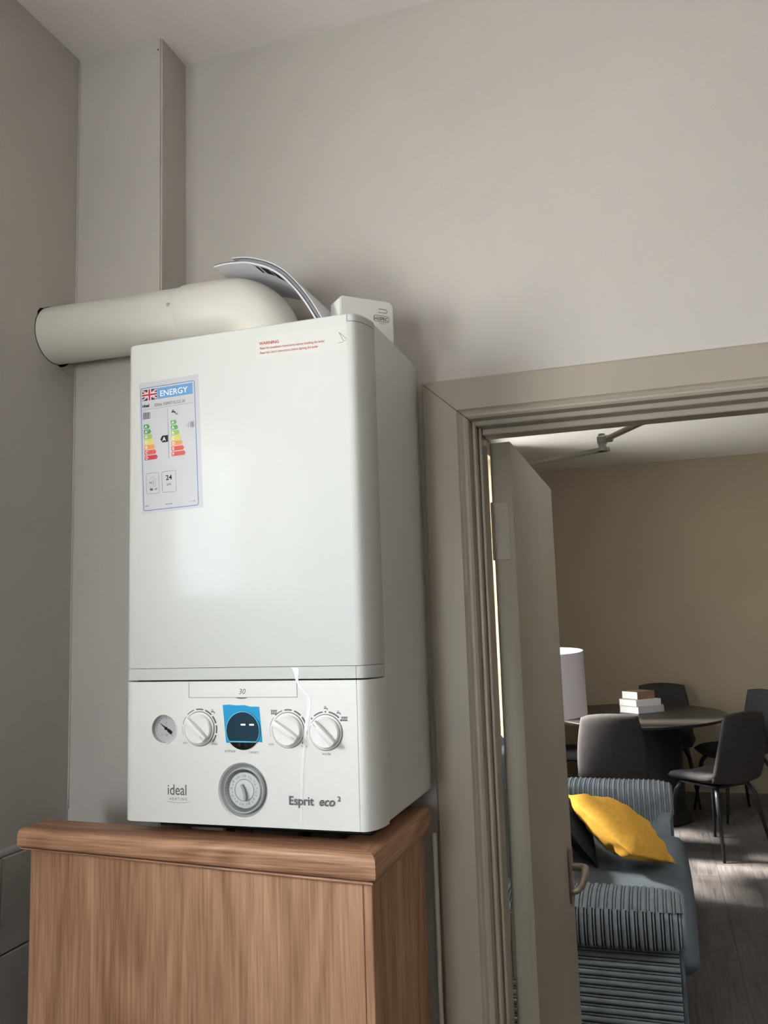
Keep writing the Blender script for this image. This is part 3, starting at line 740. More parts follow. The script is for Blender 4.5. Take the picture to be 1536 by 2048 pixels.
# ridge of protective film, the streak's bright highlight put into its white colour
bm = bmesh.new()
path = [(0.2800, 1.4490), (0.2825, 1.4455), (0.2835, 1.4400), (0.2838, 1.4335), (0.2870, 1.4245), (0.2925, 1.4190), (0.2985, 1.4130), (0.3015, 1.4060), (0.3020, 1.3965), (0.2990, 1.3850), (0.2968, 1.3700), (0.2945, 1.3560), (0.2930, 1.3400), (0.2905, 1.3150), (0.2892, 1.2950), (0.2885, 1.2750), (0.2880, 1.2620), (0.2866, 1.2560), (0.2868, 1.2500), (0.2880, 1.2450)]
wd = [0.0030, 0.0036, 0.0026, 0.0018, 0.0012, 0.0018, 0.0024, 0.0020, 0.0022, 0.0024, 0.0022, 0.0020, 0.0018, 0.0017, 0.0018, 0.0015, 0.0011, 0.0016, 0.0018, 0.0020]
prev = None
for (x, z), w in zip(path, wd):
    w *= 1.25
    row = [bm.verts.new((x - w, BY - 0.0002, z)), bm.verts.new((x - 0.35 * w, BY - 0.0008, z)), bm.verts.new((x + 0.15 * w, BY - 0.0008, z)), bm.verts.new((x + w, BY - 0.0002, z))]
    if prev:
        for i in range(3): bm.faces.new((prev[i], row[i], row[i + 1], prev[i + 1]))
    prev = row
bmesh.ops.recalc_face_normals(bm, faces=bm.faces)
link('film_crease', bm, mat('white_film_highlight', (250, 251, 250), 0.12, 0.7, coat=1.0), panel, True)

# warning sticker
bm = bmesh.new(); ws = thing  # (keeps the name free)
wl0 = lambda a, b: (0.2330 + a * math.cos(R(-1.2)), BY - 0.0003, 1.8985 + b + a * math.sin(R(-1.2)))
rect(bm, -0.004, 0.136, -0.006, 0.0275, lambda a, b: (wl0(a, b)[0], BY - 0.00015, wl0(a, b)[2])); stk = link('warning_sticker', bm, M['paper_cream'], cover)
bm = bmesh.new()
text_bm(bm, 'WARNING', 0.0062, lambda a, b: wl0(0.001 + a * 1.05, 0.0140 + b), bold=0.02)
text_bm(bm, '- Read the Installation Instructions before installing the boiler', 0.0051, lambda a, b: wl0(a * 0.82, 0.0070 + b), bold=0.012)
text_bm(bm, "- Read the User's Instructions before lighting the boiler", 0.0051, lambda a, b: wl0(a * 0.82, 0.0002 + b), bold=0.012)
link('warning_lettering', bm, M['ink_red'], stk)
bm = bmesh.new()
def seg(bm, p, q, w, pl):
    p, q = Vector(p), Vector(q); n = (q - p).normalized(); n = Vector((-n.y, n.x)) * w / 2
    poly(bm, [tuple(p + n), tuple(q + n), tuple(q - n), tuple(p - n)], pl)
fq = fp(0.0004)
for p, q in (((0.3585, 1.9145), (0.3700, 1.9035)), ((0.3585, 1.9145), (0.3655, 1.9005)), ((0.3655, 1.9005), (0.3690, 1.9020)), ((0.3575, 1.8990), (0.3645, 1.8995))): seg(bm, p, q, 0.0006, fq)
link('sticker_corner_mark', bm, M['ink'], stk)

# energy label, tilted a little
LA = R(2.0); LXc, LZc = 0.0338, 1.8705      # top-left corner of the blue border
LWd, LHt = 0.0935, 0.1890
def lab(off): 
    return lambda u, v: (LXc + u * LWd * math.cos(LA) + v * LHt * math.sin(LA) * 1.0, BY - off, LZc + u * LWd * math.sin(LA) * 0.75 - v * LHt * math.cos(LA))
bm = bmesh.new(); rect(bm, -0.025, 1.075, 1.02, -0.045, lab(0.0002)); el = link('energy_label', bm, M['paper_label'], cover)
def lrect(nm, m, rs, off=0.0004):
    bm = bmesh.new()
    for a in rs: rect(bm, a[0], a[1], a[3], a[2], lab(off))
    return tag(link(nm, bm, m, el), kind='stuff' if len(rs) > 2 else None)
def lpx(off):  # isotropic millimetre mapping inside the label, origin top-left, y down positive
    f = lab(off); return lambda a, b: f(a / LWd, -b / LHt)
bm = bmesh.new(); rring(bm, 0, LWd, -LHt, 0, 0.0035, 0.0011, lpx(0.0003)); link('label_border', bm, M['blue_line'], el)
lrect('label_header', M['blue'], [(0.315, 0.962, 0.018, 0.108)])
bm = bmesh.new(); text_bm(bm, 'ENERGY', 0.0128, lambda a, b: lpx(0.0006)(0.0335 + a, -0.0168 + b), bold=0.006); link('label_heading', bm, M['white_ink'], el)
# union flag
fx0, fx1, fv0, fv1 = 0.003, 0.0286, -0.0202, -0.0034
bm = bmesh.new(); rect(bm, fx0, fx1, fv0, fv1, lpx(0.0004)); fl = link('flag', bm, M['navy'], el)
fc = ((fx0 + fx1) / 2, (fv0 + fv1) / 2)
def diag(w, off, m):
    bm = bmesh.new()
    for sx_ in (1, -1):
        a = Vector((fx0, fv0)) if sx_ == 1 else Vector((fx0, fv1)); b = Vector((fx1, fv1)) if sx_ == 1 else Vector((fx1, fv0))
        n = (b - a).normalized(); n = Vector((-n.y, n.x)) * w
        a = a + (b - a) * 0.02; b = a + (b - a) * 0.96
        pts = [a + n, b + n, b - n, a - n]
        pts = [(min(max(p.x, fx0), fx1), min(max(p.y, fv0), fv1)) for p in pts]
        poly(bm, pts, lpx(off))
    link('flag_saltire', bm, m, el)
diag(0.0018, 0.0005, M['white_ink']); diag(0.0006, 0.0006, M['flag_red'])
for w, off, m in ((0.0030, 0.0007, M['white_ink']), (0.0018, 0.0008, M['flag_red'])):
    bm = bmesh.new(); rect(bm, fc[0] - w, fc[0] + w, fv0, fv1, lpx(off)); rect(bm, fx0, fx1, fc[1] - w * 0.9, fc[1] + w * 0.9, lpx(off + 0.00005)); link('flag_cross', bm, m, el)
lrect('label_rule', M['ink'], [(0.03, 0.962, 0.1795, 0.1815), (0.492, 0.4965, 0.195, 0.60)])
bm = bmesh.new()
text_bm(bm, 'IDEAL ESPRIT ECO2 30', 0.0066, lambda a, b: lpx(0.0005)(0.0240 + a * 0.80, -0.0315 + b))
link('label_lettering', bm, M['ink_mid'], el)
bm = bmesh.new(); text_bm(bm, 'ideal', 0.0066, lambda a, b: lpx(0.0005)(0.0028 + a, -0.0302 + b), bold=0.03)
tap_icon(bm, 0.0560, -0.0445, 0.0052, lpx(0.0005)); 
for k in range(3): rect(bm, 0.0600 + k * 0.0013, 0.0607 + k * 0.0013, -0.0487, -0.0462, lpx(0.0005))
rring(bm, 0.0035, 0.0160, -0.0485, -0.0390, 0.0006, 0.0007, lpx(0.0005))
for k in range(5): rect(bm, 0.0052 + k * 0.0020, 0.0062 + k * 0.0020, -0.0480, -0.0394, lpx(0.0005))
tag(link('label_symbol', bm, M['ink_dark'], el), kind='stuff')
lets = [['A+++', 'A++', 'A+', 'A', 'B', 'C', 'D'], ['A+', 'A', 'B', 'C', 'D', 'E', 'F']]
cols = ['g1', 'g1', 'g3', 'y', 'o', 'r1', 'r2'], ['g2', 'g2', 'g3', 'y', 'o', 'r1', 'r1']
for ci, (u0, u1, du, v0) in enumerate(((0.048, 0.160, 0.0215, 0.302), (0.545, 0.655, 0.0235, 0.298))):
    for k in range(7):
        a0, a1 = u0 * LWd, (u1 + du * k) * LWd; b1 = -(v0 + 0.0425 * k) * LHt; b0 = b1 - 0.0355 * LHt
        bm = bmesh.new(); poly(bm, [(a0, b0), (a1 - 0.0022, b0), (a1, (b0 + b1) / 2), (a1 - 0.0022, b1), (a0, b1)], lpx(0.0004))
        link('rating_bar', bm, M['rate_' + cols[ci][k]], el)
        bm = bmesh.new(); s = lets[ci][k]
        text_bm(bm, s[0], 0.0062, lambda a, b: lpx(0.0006)(a0 + 0.0016 + a, b0 + 0.0012 + b), bold=0.015)
        if len(s) > 1: text_bm(bm, s[1:], 0.0034, lambda a, b: lpx(0.0006)(a0 + 0.0056 + a * 0.72, b0 + 0.0036 + b))
        link('rating_letter', bm, M['white_ink'], el)
bm = bmesh.new(); b0, b1 = -0.4665 * LHt, -0.412 * LHt
poly(bm, [(0.0322, (b0 + b1) / 2), (0.0358, b0), (0.0455, b0), (0.0455, b1), (0.0358, b1)], lpx(0.0005)); link('rating_pointer', bm, M['ink_dark'], el)
bm = bmesh.new(); text_bm(bm, 'A', 0.0082, lambda a, b: lpx(0.0007)(0.0362 + a, b0 + 0.0022 + b), bold=0.02); link('rating_letter', bm, M['white_ink'], el)
bm = bmesh.new(); b0, b1 = -0.378 * LHt, -0.330 * LHt
poly(bm, [(0.0770, (b0 + b1) / 2), (0.0782, b0 + 0.0036), (0.0782, b1 - 0.0036)], lpx(0.0005))
for k, (a, w) in enumerate(((0.0800, 0.0005), (0.0815, 0.0003), (0.0842, 0.0007), (0.0856, 0.0004), (0.0868, 0.0007), (0.0882, 0.0004), (0.0892, 0.0006))):
    rect(bm, a, a + w, b0 + 0.0008 * (k == 0), b1 - 0.0008 * (k == 0), lpx(0.0005))
link('rating_pointer', bm, M['ink'], el)
bm = bmesh.new()
rring(bm, 0.0062, 0.0282, -0.1640, -0.1325, 0.0022, 0.0005, lpx(0.0005)); rring(bm, 0.0330, 0.0570, -0.1645, -0.1325, 0.0022, 0.0005, lpx(0.0005))
for p, q in (((0.0112, -0.1430), (0.0168, -0.1375)), ((0.0168, -0.1375), (0.0225, -0.1430)), ((0.0112, -0.1430), (0.0112, -0.1530)), ((0.0225, -0.1430), (0.0225, -0.1530)), ((0.0112, -0.1530), (0.0225, -0.1530))): seg(bm, p, q, 0.00035, lpx(0.0005))
for k in range(3): arc(bm, 0.0130, -0.1470, 0.0030 + k * 0.0019, 0.0005, -45, 45, lpx(0.0005), 6)
link('label_box', bm, M['ink'], el)
bm = bmesh.new()
poly(bm, [(0.0128, -0.1480), (0.0128, -0.1462), (0.0142, -0.1455), (0.0142, -0.1487)], lpx(0.0005))
text_bm(bm, '46', 0.0058, lambda a, b: lpx(0.0005)(0.0118 + a, -0.1592 + b), bold=0.03); text_bm(bm, 'dB', 0.0046, lambda a, b: lpx(0.0005)(0.0196 + a, -0.1590 + b))
text_bm(bm, '24', 0.0105, lambda a, b: lpx(0.0005)(0.0450 + a, -0.1460 + b), 'CENTER', bold=0.02); text_bm(bm, 'kW', 0.0050, lambda a, b: lpx(0.0005)(0.0450 + a, -0.1545 + b), 'CENTER')
link('label_lettering', bm, M['ink_dark'], el)
lrect('label_small_print', M['ink'], [(0.03 + k * 0.018, 0.041 + k * 0.018, 0.958, 0.966) for k in range(4)] + [(0.40 + k * 0.02, 0.413 + k * 0.02, 0.960, 0.967) for k in range(7)])
lrect('label_small_print', M['seam'], [(0.83, 0.838, 0.958, 0.966), (0.87, 0.885, 0.96, 0.965), (0.90, 0.94, 0.96, 0.965)])

# underside: dark valve tray and pipes standing on the cupboard top
link('lower_tray', B(0.022, 0.362, -0.215, -0.020, CT + 0.0008, BZ0 + 0.002, 0.002, 1), M['black'], boi)
for x, y, r, m in ((0.060, -0.205, 0.0075, 'steel'), (0.105, -0.150, 0.0075, 'closer'), (0.152, -0.190, 0.011, 'grey_bezel'), (0.235, -0.160, 0.0075, 'steel'), (0.300, -0.150, 0.011, 'closer')):
    bm = tube(bmesh.new(), [(x, y, 0.0), (x, y, 1.16)], r, 12); tube(bm, [(x, y, 1.15), (x, y, 1.2085)], r * 1.35, 8)
    link('supply_pipe', bm, M[m], cup, 35)

# ------------------------------------------------------------------ flue
flu = thing('flue_pipe', (0.1845, -0.142, BZ1), 'white painted flue pipe from the boiler top into the left wall', 'flue')
def fp_z(x): return 2.0335 - 0.018 * (x - 0.03)
bm = tube(bmesh.new(), [(-0.262, fy, fp_z(-0.262)), (-0.1, fy, fp_z(-0.1)), (0.06, fy, fp_z(0.06))], 0.0512, 48); link('straight_pipe', bm, M['flue'], flu, 40)
bm = bmesh.new(); pts = [(0.030, -0.142, fp_z(0.03)), (0.036, -0.142, fp_z(0.03)), (0.085, -0.142, 2.0320), (0.110, -0.142, 2.0312)]
rr = [0.0525, 0.0545, 0.0552, 0.0552]
for k in range(1, 15):
    t = R(90 * k / 14); pts.append((0.110 + 0.073 * math.sin(t), -0.142, 2.0312 - 0.073 * (1 - math.cos(t)))); rr.append(0.0552)
pts.append((0.183, -0.142, BZ1 + 0.0005)); rr.append(0.0552)
link('elbow', tube(bm, pts, rr, 48), M['flue'], flu, 40)
bm = lathe(bmesh.new(), [(0.070, 0.0), (0.070, 0.008), (0.060, 0.010), (0.0578, 0.010)], lambda a, b, d: (0.183 + a, -0.142 + b, BZ1 + d), 40); link('collar', bm, M['flue'], flu, 40)
bm = lathe(bmesh.new(), [(0.004, 0), (0.0032, 0.0016), (0, 0.0018)], lambda a, b, d: (0.022 + a, -0.142 - 0.0508 - d, 2.040 + b), 14); link('fixing_screw', bm, M['grey_bezel'], flu)

# ------------------------------------------------------------------ booklets draped over the flue elbow
crv = [(0.060, 2.078), (0.080, 2.0815), (0.103, 2.0845), (0.132, 2.087), (0.168, 2.084), (0.203, 2.071), (0.229, 2.053), (0.254, 2.024), (0.272, 1.997), (0.288, 1.968), (0.2985, 1.9445)]
def resample(c, n):
    d = [0]
    for a, b in zip(c, c[1:]): d.append(d[-1] + math.dist(a, b))
    out = []
    for i in range(n):
        s = d[-1] * i / (n - 1); k = min(max(j for j in range(len(d)) if d[j] <= s + 1e-12), len(c) - 2)
        f = (s - d[k]) / (d[k + 1] - d[k]); out.append((c[k][0] + f * (c[k + 1][0] - c[k][0]), c[k][1] + f * (c[k + 1][1] - c[k][1])))
    return out
fine = resample(crv, 60)
for _ in range(4): fine = [fine[0]] + [((a[0] + 2 * b[0] + c[0]) / 4, (a[1] + 2 * b[1] + c[1]) / 4) for a, b, c in zip(fine, fine[1:], fine[2:])] + [fine[-1]]
def sheet(off0, off1, y0, y1, i0=0, i1=60, skew=0.0):
    """leaf curving over the elbow between two offsets along the curve normal; near edge y0, far edge y1"""
    def P(i, off, y):
        a, b = fine[max(i - 1, 0)], fine[min(i + 1, 59)]
        t = Vector((b[0] - a[0], b[1] - a[1])).normalized(); n = Vector((-t.y, t.x))
        f = (y - y0) / (y1 - y0)
        return (fine[i][0] + n.x * off + skew * f * 0.3, y, fine[i][1] + n.y * off + f * skew)
    bm = bmesh.new(); rows = []
    ys = [y0 + (y1 - y0) * k / 6 for k in range(7)]
    for i in range(i0, i1):
        rows.append(([bm.verts.new(P(i, off1, y)) for y in ys], [bm.verts.new(P(i, off0, y)) for y in ys]))
    for r0, r1 in zip(rows, rows[1:]):
        for k in range(6):
            bm.faces.new((r0[0][k], r0[0][k + 1], r1[0][k + 1], r1[0][k])); bm.faces.new((r0[1][k], r1[1][k], r1[1][k + 1], r0[1][k + 1]))
        bm.faces.new((r0[0][0], r1[0][0], r1[1][0], r0[1][0])); bm.faces.new((r0[0][6], r0[1][6], r1[1][6], r1[0][6]))
    for r in (rows[0], rows[-1]):
        for k in range(6): bm.faces.new((r[0][k], r[1][k], r[1][k + 1], r[0][k + 1]))
    bmesh.ops.recalc_face_normals(bm, faces=bm.faces)
    return bm
def booklet(label, base, layers, y0, y1, i0, i1):
    t = thing('instruction_booklet', (0.2, (y0 + y1) / 2, 2.06), label, 'booklet', 'booklets draped over the flue elbow')
    off = base
    for nm, th, m in layers:
        link(nm, sheet(off, off + th, y0, y1, i0, i1), m, t, 40); off += th + 0.0002
    return t
bk1 = booklet('white instruction booklet lowest on the flue elbow with black marks on its underside', 0.0018, [('back_cover', 0.0009, M['paper']), ('pages', 0.0018, M['paper']), ('front_cover', 0.0007, M['paper_dark'])], -0.200, -0.045, 10, 60)
bk2 = booklet('dark-paged instruction booklet sandwiched in the middle on the flue elbow', 0.0060, [('back_cover', 0.0007, M['paper']), ('pages', 0.0030, M['paper_grey']), ('front_cover', 0.0006, M['paper_dark'])], -0.198, -0.048, 18, 59)
bk3 = booklet('white instruction booklet uppermost on the flue elbow, its cover facing the door', 0.0112, [('pages', 0.0010, M['paper']), ('front_cover', 0.0005, M['paper'])], -0.199, -0.040, 16, 58)
bm = bmesh.new()   # black printed bars on the underside of the lowest booklet
for i0, i1 in ((24, 25), (26, 29), (30, 33), (34, 37), (38, 42)):
    def P(i, y):
        a, b = fine[i - 1], fine[i + 1]; t = Vector((b[0] - a[0], b[1] - a[1])).normalized()
        return (fine[i][0] + t.y * -0.0 , y, fine[i][1] + 0.0012)
    for i in range(i0, i1):
        bm.faces.new([bm.verts.new(P(i, -0.196)), bm.verts.new(P(i + 1, -0.196)), bm.verts.new(P(i + 1, -0.168)), bm.verts.new(P(i, -0.168))])
link('printed_bars', bm, M['ink_dark'], bk1)

# ------------------------------------------------------------------ alarm unit standing on the boiler
A0 = Vector((0.3220, -0.1810)); A1 = Vector((0.3890, -0.1170)); ux = (A1 - A0).normalized(); uy = Vector((-ux.y, ux.x))
AWd = (A1 - A0).length; AD = 0.040; AH = 0.0738
alm = thing('alarm_unit', (0.34, -0.135, BZ1), 'white plastic alarm unit standing on the boiler top beside the booklets', 'alarm')
def am(s, d, z): return (A0.x + ux.x * s + uy.x * d, A0.y + ux.y * s + uy.y * d, BZ1 + 0.0003 + z)
bm = bmesh.new(); r = 0.010; pts = []
for cx, cz, t0 in ((AWd - r, AH - r, 0), (r * 0.6, AH - r * 0.6, 90), (r, r, 180), (AWd - r, r, 270)):
    rr_ = r if t0 != 90 else r * 0.6
    for k in range(7):
        t = R(t0 + 15 * k); pts.append((cx + rr_ * math.cos(t), cz + rr_ * math.sin(t)))
prism(bm, pts, lambda a, b, d: am(a, d, b), 0.0, AD)
fr = [e for e in bm.edges if sum(1 for f in e.link_faces if len(f.verts) > 10)]
bmesh.ops.bevel(bm, geom=fr, offset=0.0018, segments=2, affect='EDGES')
link('casing', bm, M['plastic'], alm, 40)
ap = lambda a, b: am(a, -0.0004, b)
bm = bmesh.new()
sx0, sx1, sz0, sz1 = 0.066, 0.0815, 0.0535, 0.0600
rect(bm, sx0, sx1 - 0.003, sz1 - 0.0008, sz1, ap); rect(bm, sx0, sx1 - 0.003, sz0, sz0 + 0.0008, ap)
arc(bm, sx1 - 0.0032, (sz0 + sz1) / 2, 0.00285, 0.0008, 90, -90, ap, 8); link('test_button_slot', bm, M['ink_mid'], alm)
bm = bmesh.new(); text_bm(bm, 'HiSPEC', 0.0088, lambda a, b: ap(0.0705 + a * 0.9, 0.0405 + b), 'CENTER', bold=0.012)
rring(bm, 0.0570, 0.0845, 0.0382, 0.0492, 0.0035, 0.0007, ap); rect(bm, 0.066, 0.078, 0.0355, 0.0360, ap)
link('maker_lettering', bm, M['ink_mid'], alm)

# ------------------------------------------------------------------ sofa
sof = thing('sofa', (0.3, 2.46, 0), 'grey jumbo cord sofa seen end-on through the doorway', 'sofa')
def rib(x, pitch, ph=0.0):
    """jumbo cord: one broad and one thin rib in each repeat; returns 0..1"""
    f = ((x + ph) / pitch) % 1.0
    if f < 0.62: return math.sqrt(max(0, 1 - ((f - 0.31) / 0.31) ** 2))
    g = (f - 0.81) / 0.19
    return 0.55 * math.sqrt(max(0, 1 - g * g))
def ribbed(profile, x0, x1, pitch, amp, ph, normals_out=1, taper=0.13, nper=14, sides=True, wob=0.0):
    """open profile (y,z) list swept along x with ribs standing proud of it; end at x1 rolls in"""
    bm = bmesh.new(); n = int((x1 - x0) / pitch * nper); cols = []
    P_ = [Vector(p) for p in profile]
    N_ = []
    for i in range(len(P_)):
        t = (P_[min(i + 1, len(P_) - 1)] - P_[max(i - 1, 0)]).normalized(); N_.append(Vector((-t.y, t.x)) * normals_out)
    cen = sum(P_, Vector((0, 0))) / len(P_)
    for k in range(n + 1):
        x = x0 + (x1 - x0) * k / n
        e = max(0, (x - (x1 - taper)) / taper); s = 1 - (1 - math.sqrt(max(0, 1 - e ** 2.4))) * 0.42
        row = []
        for i, p in enumerate(P_):
            q = cen + (p - cen) * s
            xx = x + wob * math.sin(i * 0.9 + x * 12)
            q = q + N_[i] * amp * rib(xx, pitch, ph)
            row.append(bm.verts.new((x, q.x, q.y)))
        cols.append(row)
    for a, b in zip(cols, cols[1:]):
        for i in range(len(P_) - 1):
            f = bm.faces.new((a[i], b[i], b[i + 1], a[i + 1]))
            xm = (a[i].co.x + b[i].co.x) / 2 + wob * math.sin(i * 0.9 + a[i].co.x * 12)
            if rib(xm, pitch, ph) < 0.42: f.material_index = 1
    if sides:
        bm.faces.new(cols[-1]); bm.faces.new(cols[0][::-1])
        m = len(P_) - 1
        for a, b in zip(cols, cols[1:]): bm.faces.new((a[m], b[m], b[0], a[0]))
    bmesh.ops.recalc_face_normals(bm, faces=bm.faces)
    return bm
def arm(y_out, sgn, nm='arm'):
    """sgn=+1: arm whose outer face looks to -y; -1 mirrored"""
    Y = lambda d: y_out + sgn * d
    # body with horizontal cord on the outer face
    prof = []
    z = 0.075
    pit = 0.027
    while z < 0.505:
        prof.append((-0.009 * rib(z, pit), z)); z += pit / 12
    prof += [(0.0, 0.505), (0.235, 0.505), (0.235, 0.075)]
    bm = bmesh.new(); prism(bm, prof, lambda a, b, d: (d, Y(0.035 + a), b), -0.15, 0.752)
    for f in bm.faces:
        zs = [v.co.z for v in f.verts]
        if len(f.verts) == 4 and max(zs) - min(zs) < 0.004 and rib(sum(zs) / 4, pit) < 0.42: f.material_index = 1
    body = link('arm_body', bm, [M['cord'], M['cord_valley']], sof)
    # front facing end of the arm
    link('arm_front', B(0.7522, 0.766, min(Y(0.04), Y(0.25)), max(Y(0.04), Y(0.25)), 0.075, 0.51, 0.004, 2), M['weave'], body)
    pr = [(Y(0.02), 0.498), (Y(0.006), 0.51), (Y(0.0), 0.535), (Y(0.0), 0.57), (Y(0.006), 0.592), (Y(0.014), 0.602)]
    link('arm_pad', ribbed(pr + [(Y(0.10), 0.595), (Y(0.10), 0.50)], -0.15, 0.772, 0.0250, 0.0085, 0.010, sgn), [M['cord'], M['cord_valley']], sof)
    pr = [(Y(0.016), 0.602), (Y(0.035), 0.613), (Y(0.07), 0.622), (Y(0.13), 0.626), (Y(0.20), 0.620), (Y(0.245), 0.603), (Y(0.268), 0.575), (Y(0.275), 0.54), (Y(0.268), 0.45)]
    link('arm_top', ribbed(pr + [(Y(0.10), 0.45), (Y(0.10), 0.58)], -0.15, 0.772, 0.0250, 0.0085, 0.0, sgn), [M['cord'], M['cord_valley']], sof)
arm(1.400, 1); arm(3.480, -1)
link('base', B(-0.16, 0.745, 1.62, 3.26, 0.07, 0.30, 0.01, 2), M['weave'], sof)
bm = bmesh.new()
def seat_c(u, v): return Vector((0.345 + 0.48 * u, 2.44 + 0.775 * v, 0.36))
pad(bm, seat_c, lambda u, v: 0.075 + 0.012 * (1 - u * u) * (1 - v * v), 20, 24, 0.10, 0.32)
link('seat_cushion', bm, M['weave'], sof, True)
link('back', B(-0.27, -0.10, 1.42, 3.46, 0.07, 0.86, 0.05, 4), M['weave'], sof, 40)
for yc in (2.06, 2.82):
    bm = bmesh.new()
    pad(bm, lambda u, v, yc=yc: Vector((0.015 - 0.06 * v, yc + 0.375 * u, 0.655 + 0.235 * v)), lambda u, v: 0.10, 16, 16, 0.2, 0.4)
    link('back_cushion', bm, M['weave'], sof, True)
for x, y in ((-0.20, 1.50), (-0.20, 3.38), (0.70, 1.50), (0.70, 3.38)):
    bm = tube(bmesh.new(), [(x, y, 0.0), (x, y, 0.078)], [0.018, 0.026], 14); link('foot', bm, M['black'], sof, 40)

# scatter cushions
def cushion(name, A_, C_, B_, thick, m, label, seed, wr=0.006):
    A_, C_, B_ = Vector(A_), Vector(C_), Vector(B_); D_ = A_ + B_ - C_; ce = (A_ + B_) / 2
    def cen(u, v):
        pinch = 1 - 0.055 * ((1 - u * u) * 0.5 + (1 - v * v) * 0.5)
        p = (C_ * (1 - u) * (1 - v) + A_ * (1 + u) * (1 - v) + D_ * (1 + u) * (1 + v) + B_ * (1 - u) * (1 + v)) / 4
        return ce + (p - ce) * pinch
    bm = bmesh.new()
    def th(u, v):
        w = wr * noise.noise((u * 2.2 + seed, v * 2.2, 0)) + 0.5 * wr * noise.noise((u * 6 + seed, v * 6, 3))
        cc = 1.3 * wr * math.sin(11 * (u - v) + 4 * u * v) * max(0, abs(u * v) - 0.16)
        return thick * max(0, (1 - u * u) * (1 - v * v)) ** 0.42 + w + cc
    pad(bm, cen, th, 36, 36, 0.0, 0.8)
    o = link(name, bm, m, None, True)
    bmesh_loc = ce - Vector((0, 0, 0.15))
    o.data.transform(Matrix.Translation(-bmesh_loc)); o.location = bmesh_loc
    return tag(o, label, 'cushion')
cushion('scatter_cushion', (0.325, 2.438, 0.740), (0.596, 2.218, 0.558), (0.768, 2.553, 0.440), 0.088, M['mustard'], 'mustard yellow cushion tilted on the sofa seat', 3, 0.014)
cushion('scatter_cushion', (0.19, 2.33, 0.80), (0.455, 2.38, 0.455), (0.395, 2.84, 0.455), 0.062, M['navy_fabric'], 'dark navy cushion behind the yellow cushion on the sofa', 9)

# ------------------------------------------------------------------ dining table and chairs
TXc, TYc = 0.585, 5.33
tab = thing('dining_table', (TXc, TYc, 0), 'oval black dining table on a pedestal in the lounge', 'table')
def tmap(a, b, d): return (TXc + a * 0.625, TYc + b * 0.745, d)
link('tabletop', lathe(bmesh.new(), [(0, 0.722), (0.955, 0.722), (0.99, 0.733), (1.0, 0.742), (0.998, 0.748), (0.99, 0.75), (0, 0.75)], tmap, 96), M['table'], tab, 20)
link('pedestal', lathe(bmesh.new(), [(0.30, 0.722), (0.30, 0.70), (0.285, 0.68), (0.285, 0.06), (0.30, 0.03)], lambda a, b, d: (TXc + a, TYc + b, d), 48), M['black_metal'], tab, 40)
link('base_plate', lathe(bmesh.new(), [(0, 0.0), (0.32, 0.0), (0.325, 0.010), (0.32, 0.028), (0.30, 0.031), (0, 0.031)], lambda a, b, d: (TXc + a, TYc + b, d), 48), M['black_metal'], tab, 40)

def make_chair():
    """dining chair facing +y, origin on the floor under the seat centre"""
    t = thing('dining_chair', (0, 0, 0), '', 'chair')
    bm = bmesh.new()
    pad(bm, lambda u, v: Vector((0.225 * u * (1 - 0.05 * v), 0.0 + 0.225 * v, 0.452 + 0.022 * u * u + 0.035 * max(0, -v) ** 3 - 0.02 * max(0, v) ** 3)), lambda u, v: 0.030, 16, 16, 0.35, 0.5)
    link('seat', bm, M['chair'], t, True)
    bm = bmesh.new()
    def bk(u, v):
        f = (v + 1) / 2
        w = 0.232 - 0.045 * f
        y = -0.205 - 0.085 * f - 0.02 * math.sin(math.pi * f) + 0.045 * u * u * (1 - 0.4 * f)
        return Vector((w * u, y, 0.435 + 0.445 * f))
    pad(bm, bk, lambda u, v: 0.024, 18, 20, 0.30, 0.5)
    link('backrest', bm, M['chair'], t, True)
    link('seat_frame', B(-0.15, 0.15, -0.15, 0.15, 0.408, 0.424, 0.003, 1), M['black_metal'], t)
    for sx_ in (-1, 1):
        for sy_ in (-1, 1):
            bm = tube(bmesh.new(), [(sx_ * 0.135, sy_ * 0.135, 0.418), (sx_ * 0.165, sy_ * 0.165, 0.36), (sx_ * 0.215, sy_ * 0.225, 0.0)], [0.015, 0.015, 0.009], 10)
            link('leg', bm, M['black_metal'], t, True)
    return t
chair0 = make_chair()
spots = [  # x, y, heading of the seat front (deg from +y, counter-clockwise), scale, label
    (0.420, 4.470, 2, 1.00, 'charcoal dining chair nearest the sofa, its back to the camera'),
    (1.035, 4.545, 45, 1.00, 'charcoal dining chair at the right front of the black table, a full seat in view'),
    (1.235, 5.53, 118, 1.02, 'charcoal dining chair at the right end of the table cut by the photo edge'),
    (0.755, 5.905, 180, 1.03, 'charcoal dining chair against the far beige wall facing the camera'),
    (0.015, 5.30, -90, 1.00, 'charcoal dining chair mostly hidden behind the lamp and open door')]
for i, (x, y, a, s, lb) in enumerate(spots):
    c = chair0 if i == 0 else copy_tree(chair0)
    c.location = (x, y, 0); c.rotation_euler = (0, 0, R(a)); c.scale = (s, s, s)
    tag(c, lb, 'chair', 'dining chairs round the black table')

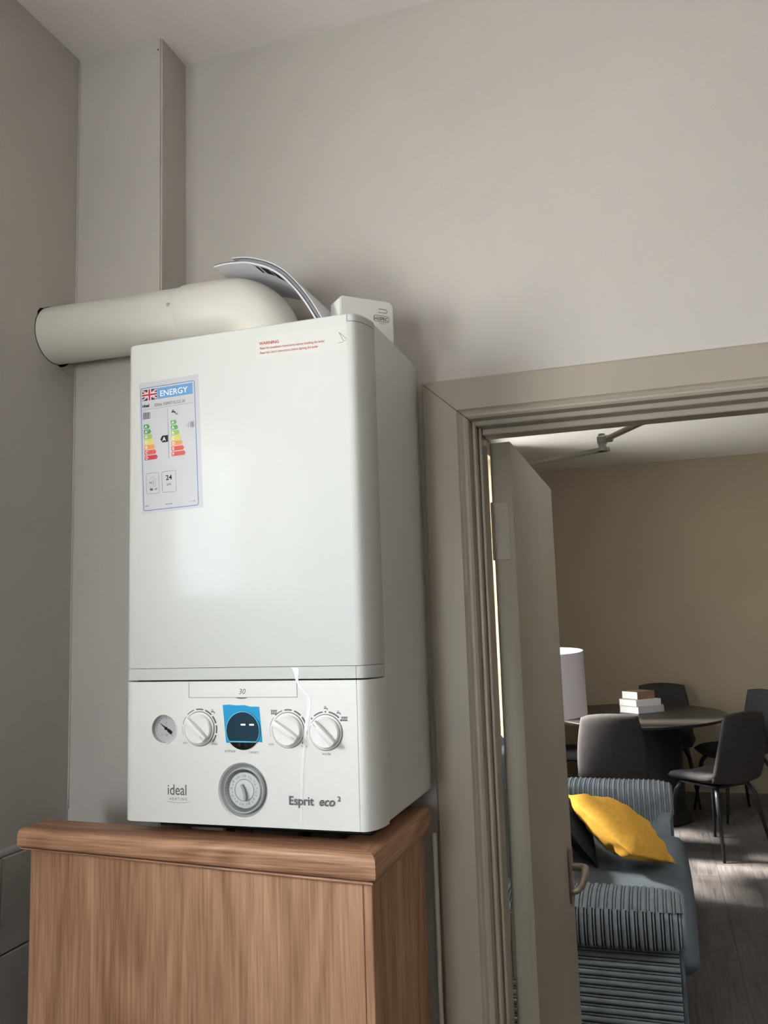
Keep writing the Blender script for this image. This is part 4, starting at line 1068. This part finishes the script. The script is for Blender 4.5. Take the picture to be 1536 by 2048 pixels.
# books on the table
def book(x, y, z, w, d, h, ang, cover, label):
    t = thing('book', (x, y, z), label, 'book', 'books stacked on the dining table')
    t.rotation_euler = (0, 0, R(ang))
    def put(nm, bm, m):
        o = link(nm, bm, m); o.parent = t; return o
    put('pages', B(-w / 2 + 0.004, w / 2 - 0.004, -d / 2 + 0.003, d / 2 - 0.004, 0.003, h - 0.003), M['pages'])
    put('cover', B(-w / 2, w / 2, -d / 2, d / 2, h - 0.003, h, 0.0008, 1), cover)
    put('cover', B(-w / 2, w / 2, -d / 2, d / 2, 0.0, 0.003, 0.0008, 1), cover)
    put('spine', B(-w / 2, w / 2, -d / 2, -d / 2 + 0.003, 0.003, h - 0.003), cover)
book(0.600, 5.445, 0.7505, 0.262, 0.20, 0.052, 46, M['grey_cover'], 'pale grey book at the bottom of the stack on the table')
book(0.590, 5.440, 0.8030, 0.245, 0.19, 0.048, 44, M['white_cover'], 'white covered book in the middle of the stack on the table')
book(0.580, 5.450, 0.8515, 0.180, 0.165, 0.058, 47, M['tan_cover'], 'tan covered book on top of the stack on the table')

# ------------------------------------------------------------------ lamp beside the sofa end
LPX, LPY = 0.105, 3.76
lmp = thing('floor_lamp', (LPX, LPY, 0), 'drum shade lamp with pale grey shade beside the open door', 'lamp')
lm = lambda a, b, d: (LPX + a, LPY + b, d)
TLT = R(3.6)
def ls(a, b, d):   # the shade sits a little askew on its carrier
    return (LPX + a, LPY + b * math.cos(TLT) - (d - 1.1) * math.sin(TLT), 1.1 + (d - 1.1) * math.cos(TLT) + b * math.sin(TLT))
link('lamp_shade', lathe(bmesh.new(), [(0.2255, 0.925), (0.2285, 0.925), (0.2265, 1.293), (0.2235, 1.293)], ls, 64), M['shade'], lmp, 40)
link('shade_lining', lathe(bmesh.new(), [(0.2250, 0.927), (0.2230, 1.292)], ls, 64), M['shade_in'], lmp, True)
bm = tube(bmesh.new(), [(LPX, LPY, 0.02), (LPX, LPY, 1.05)], 0.011, 14); link('pole', bm, M['black_metal'], lmp, True)
link('base', lathe(bmesh.new(), [(0, 0), (0.13, 0), (0.13, 0.012), (0.02, 0.024), (0, 0.024)], lm, 40), M['black_metal'], lmp, 40)
bm = bmesh.new()
for k in range(3):
    t = R(120 * k + 20); tube(bm, [(LPX, LPY, 1.045), (LPX + 0.2235 * math.cos(t), LPY + 0.2235 * math.sin(t), 1.045)], 0.0025, 6)
link('shade_carrier', bm, M['black_metal'], lmp)
link('bulb', lathe(bmesh.new(), [(0.013, 1.05), (0.014, 1.075), (0.028, 1.11), (0.030, 1.13), (0.022, 1.152), (0, 1.16)], lm, 24), M['shade_in'], lmp, True)
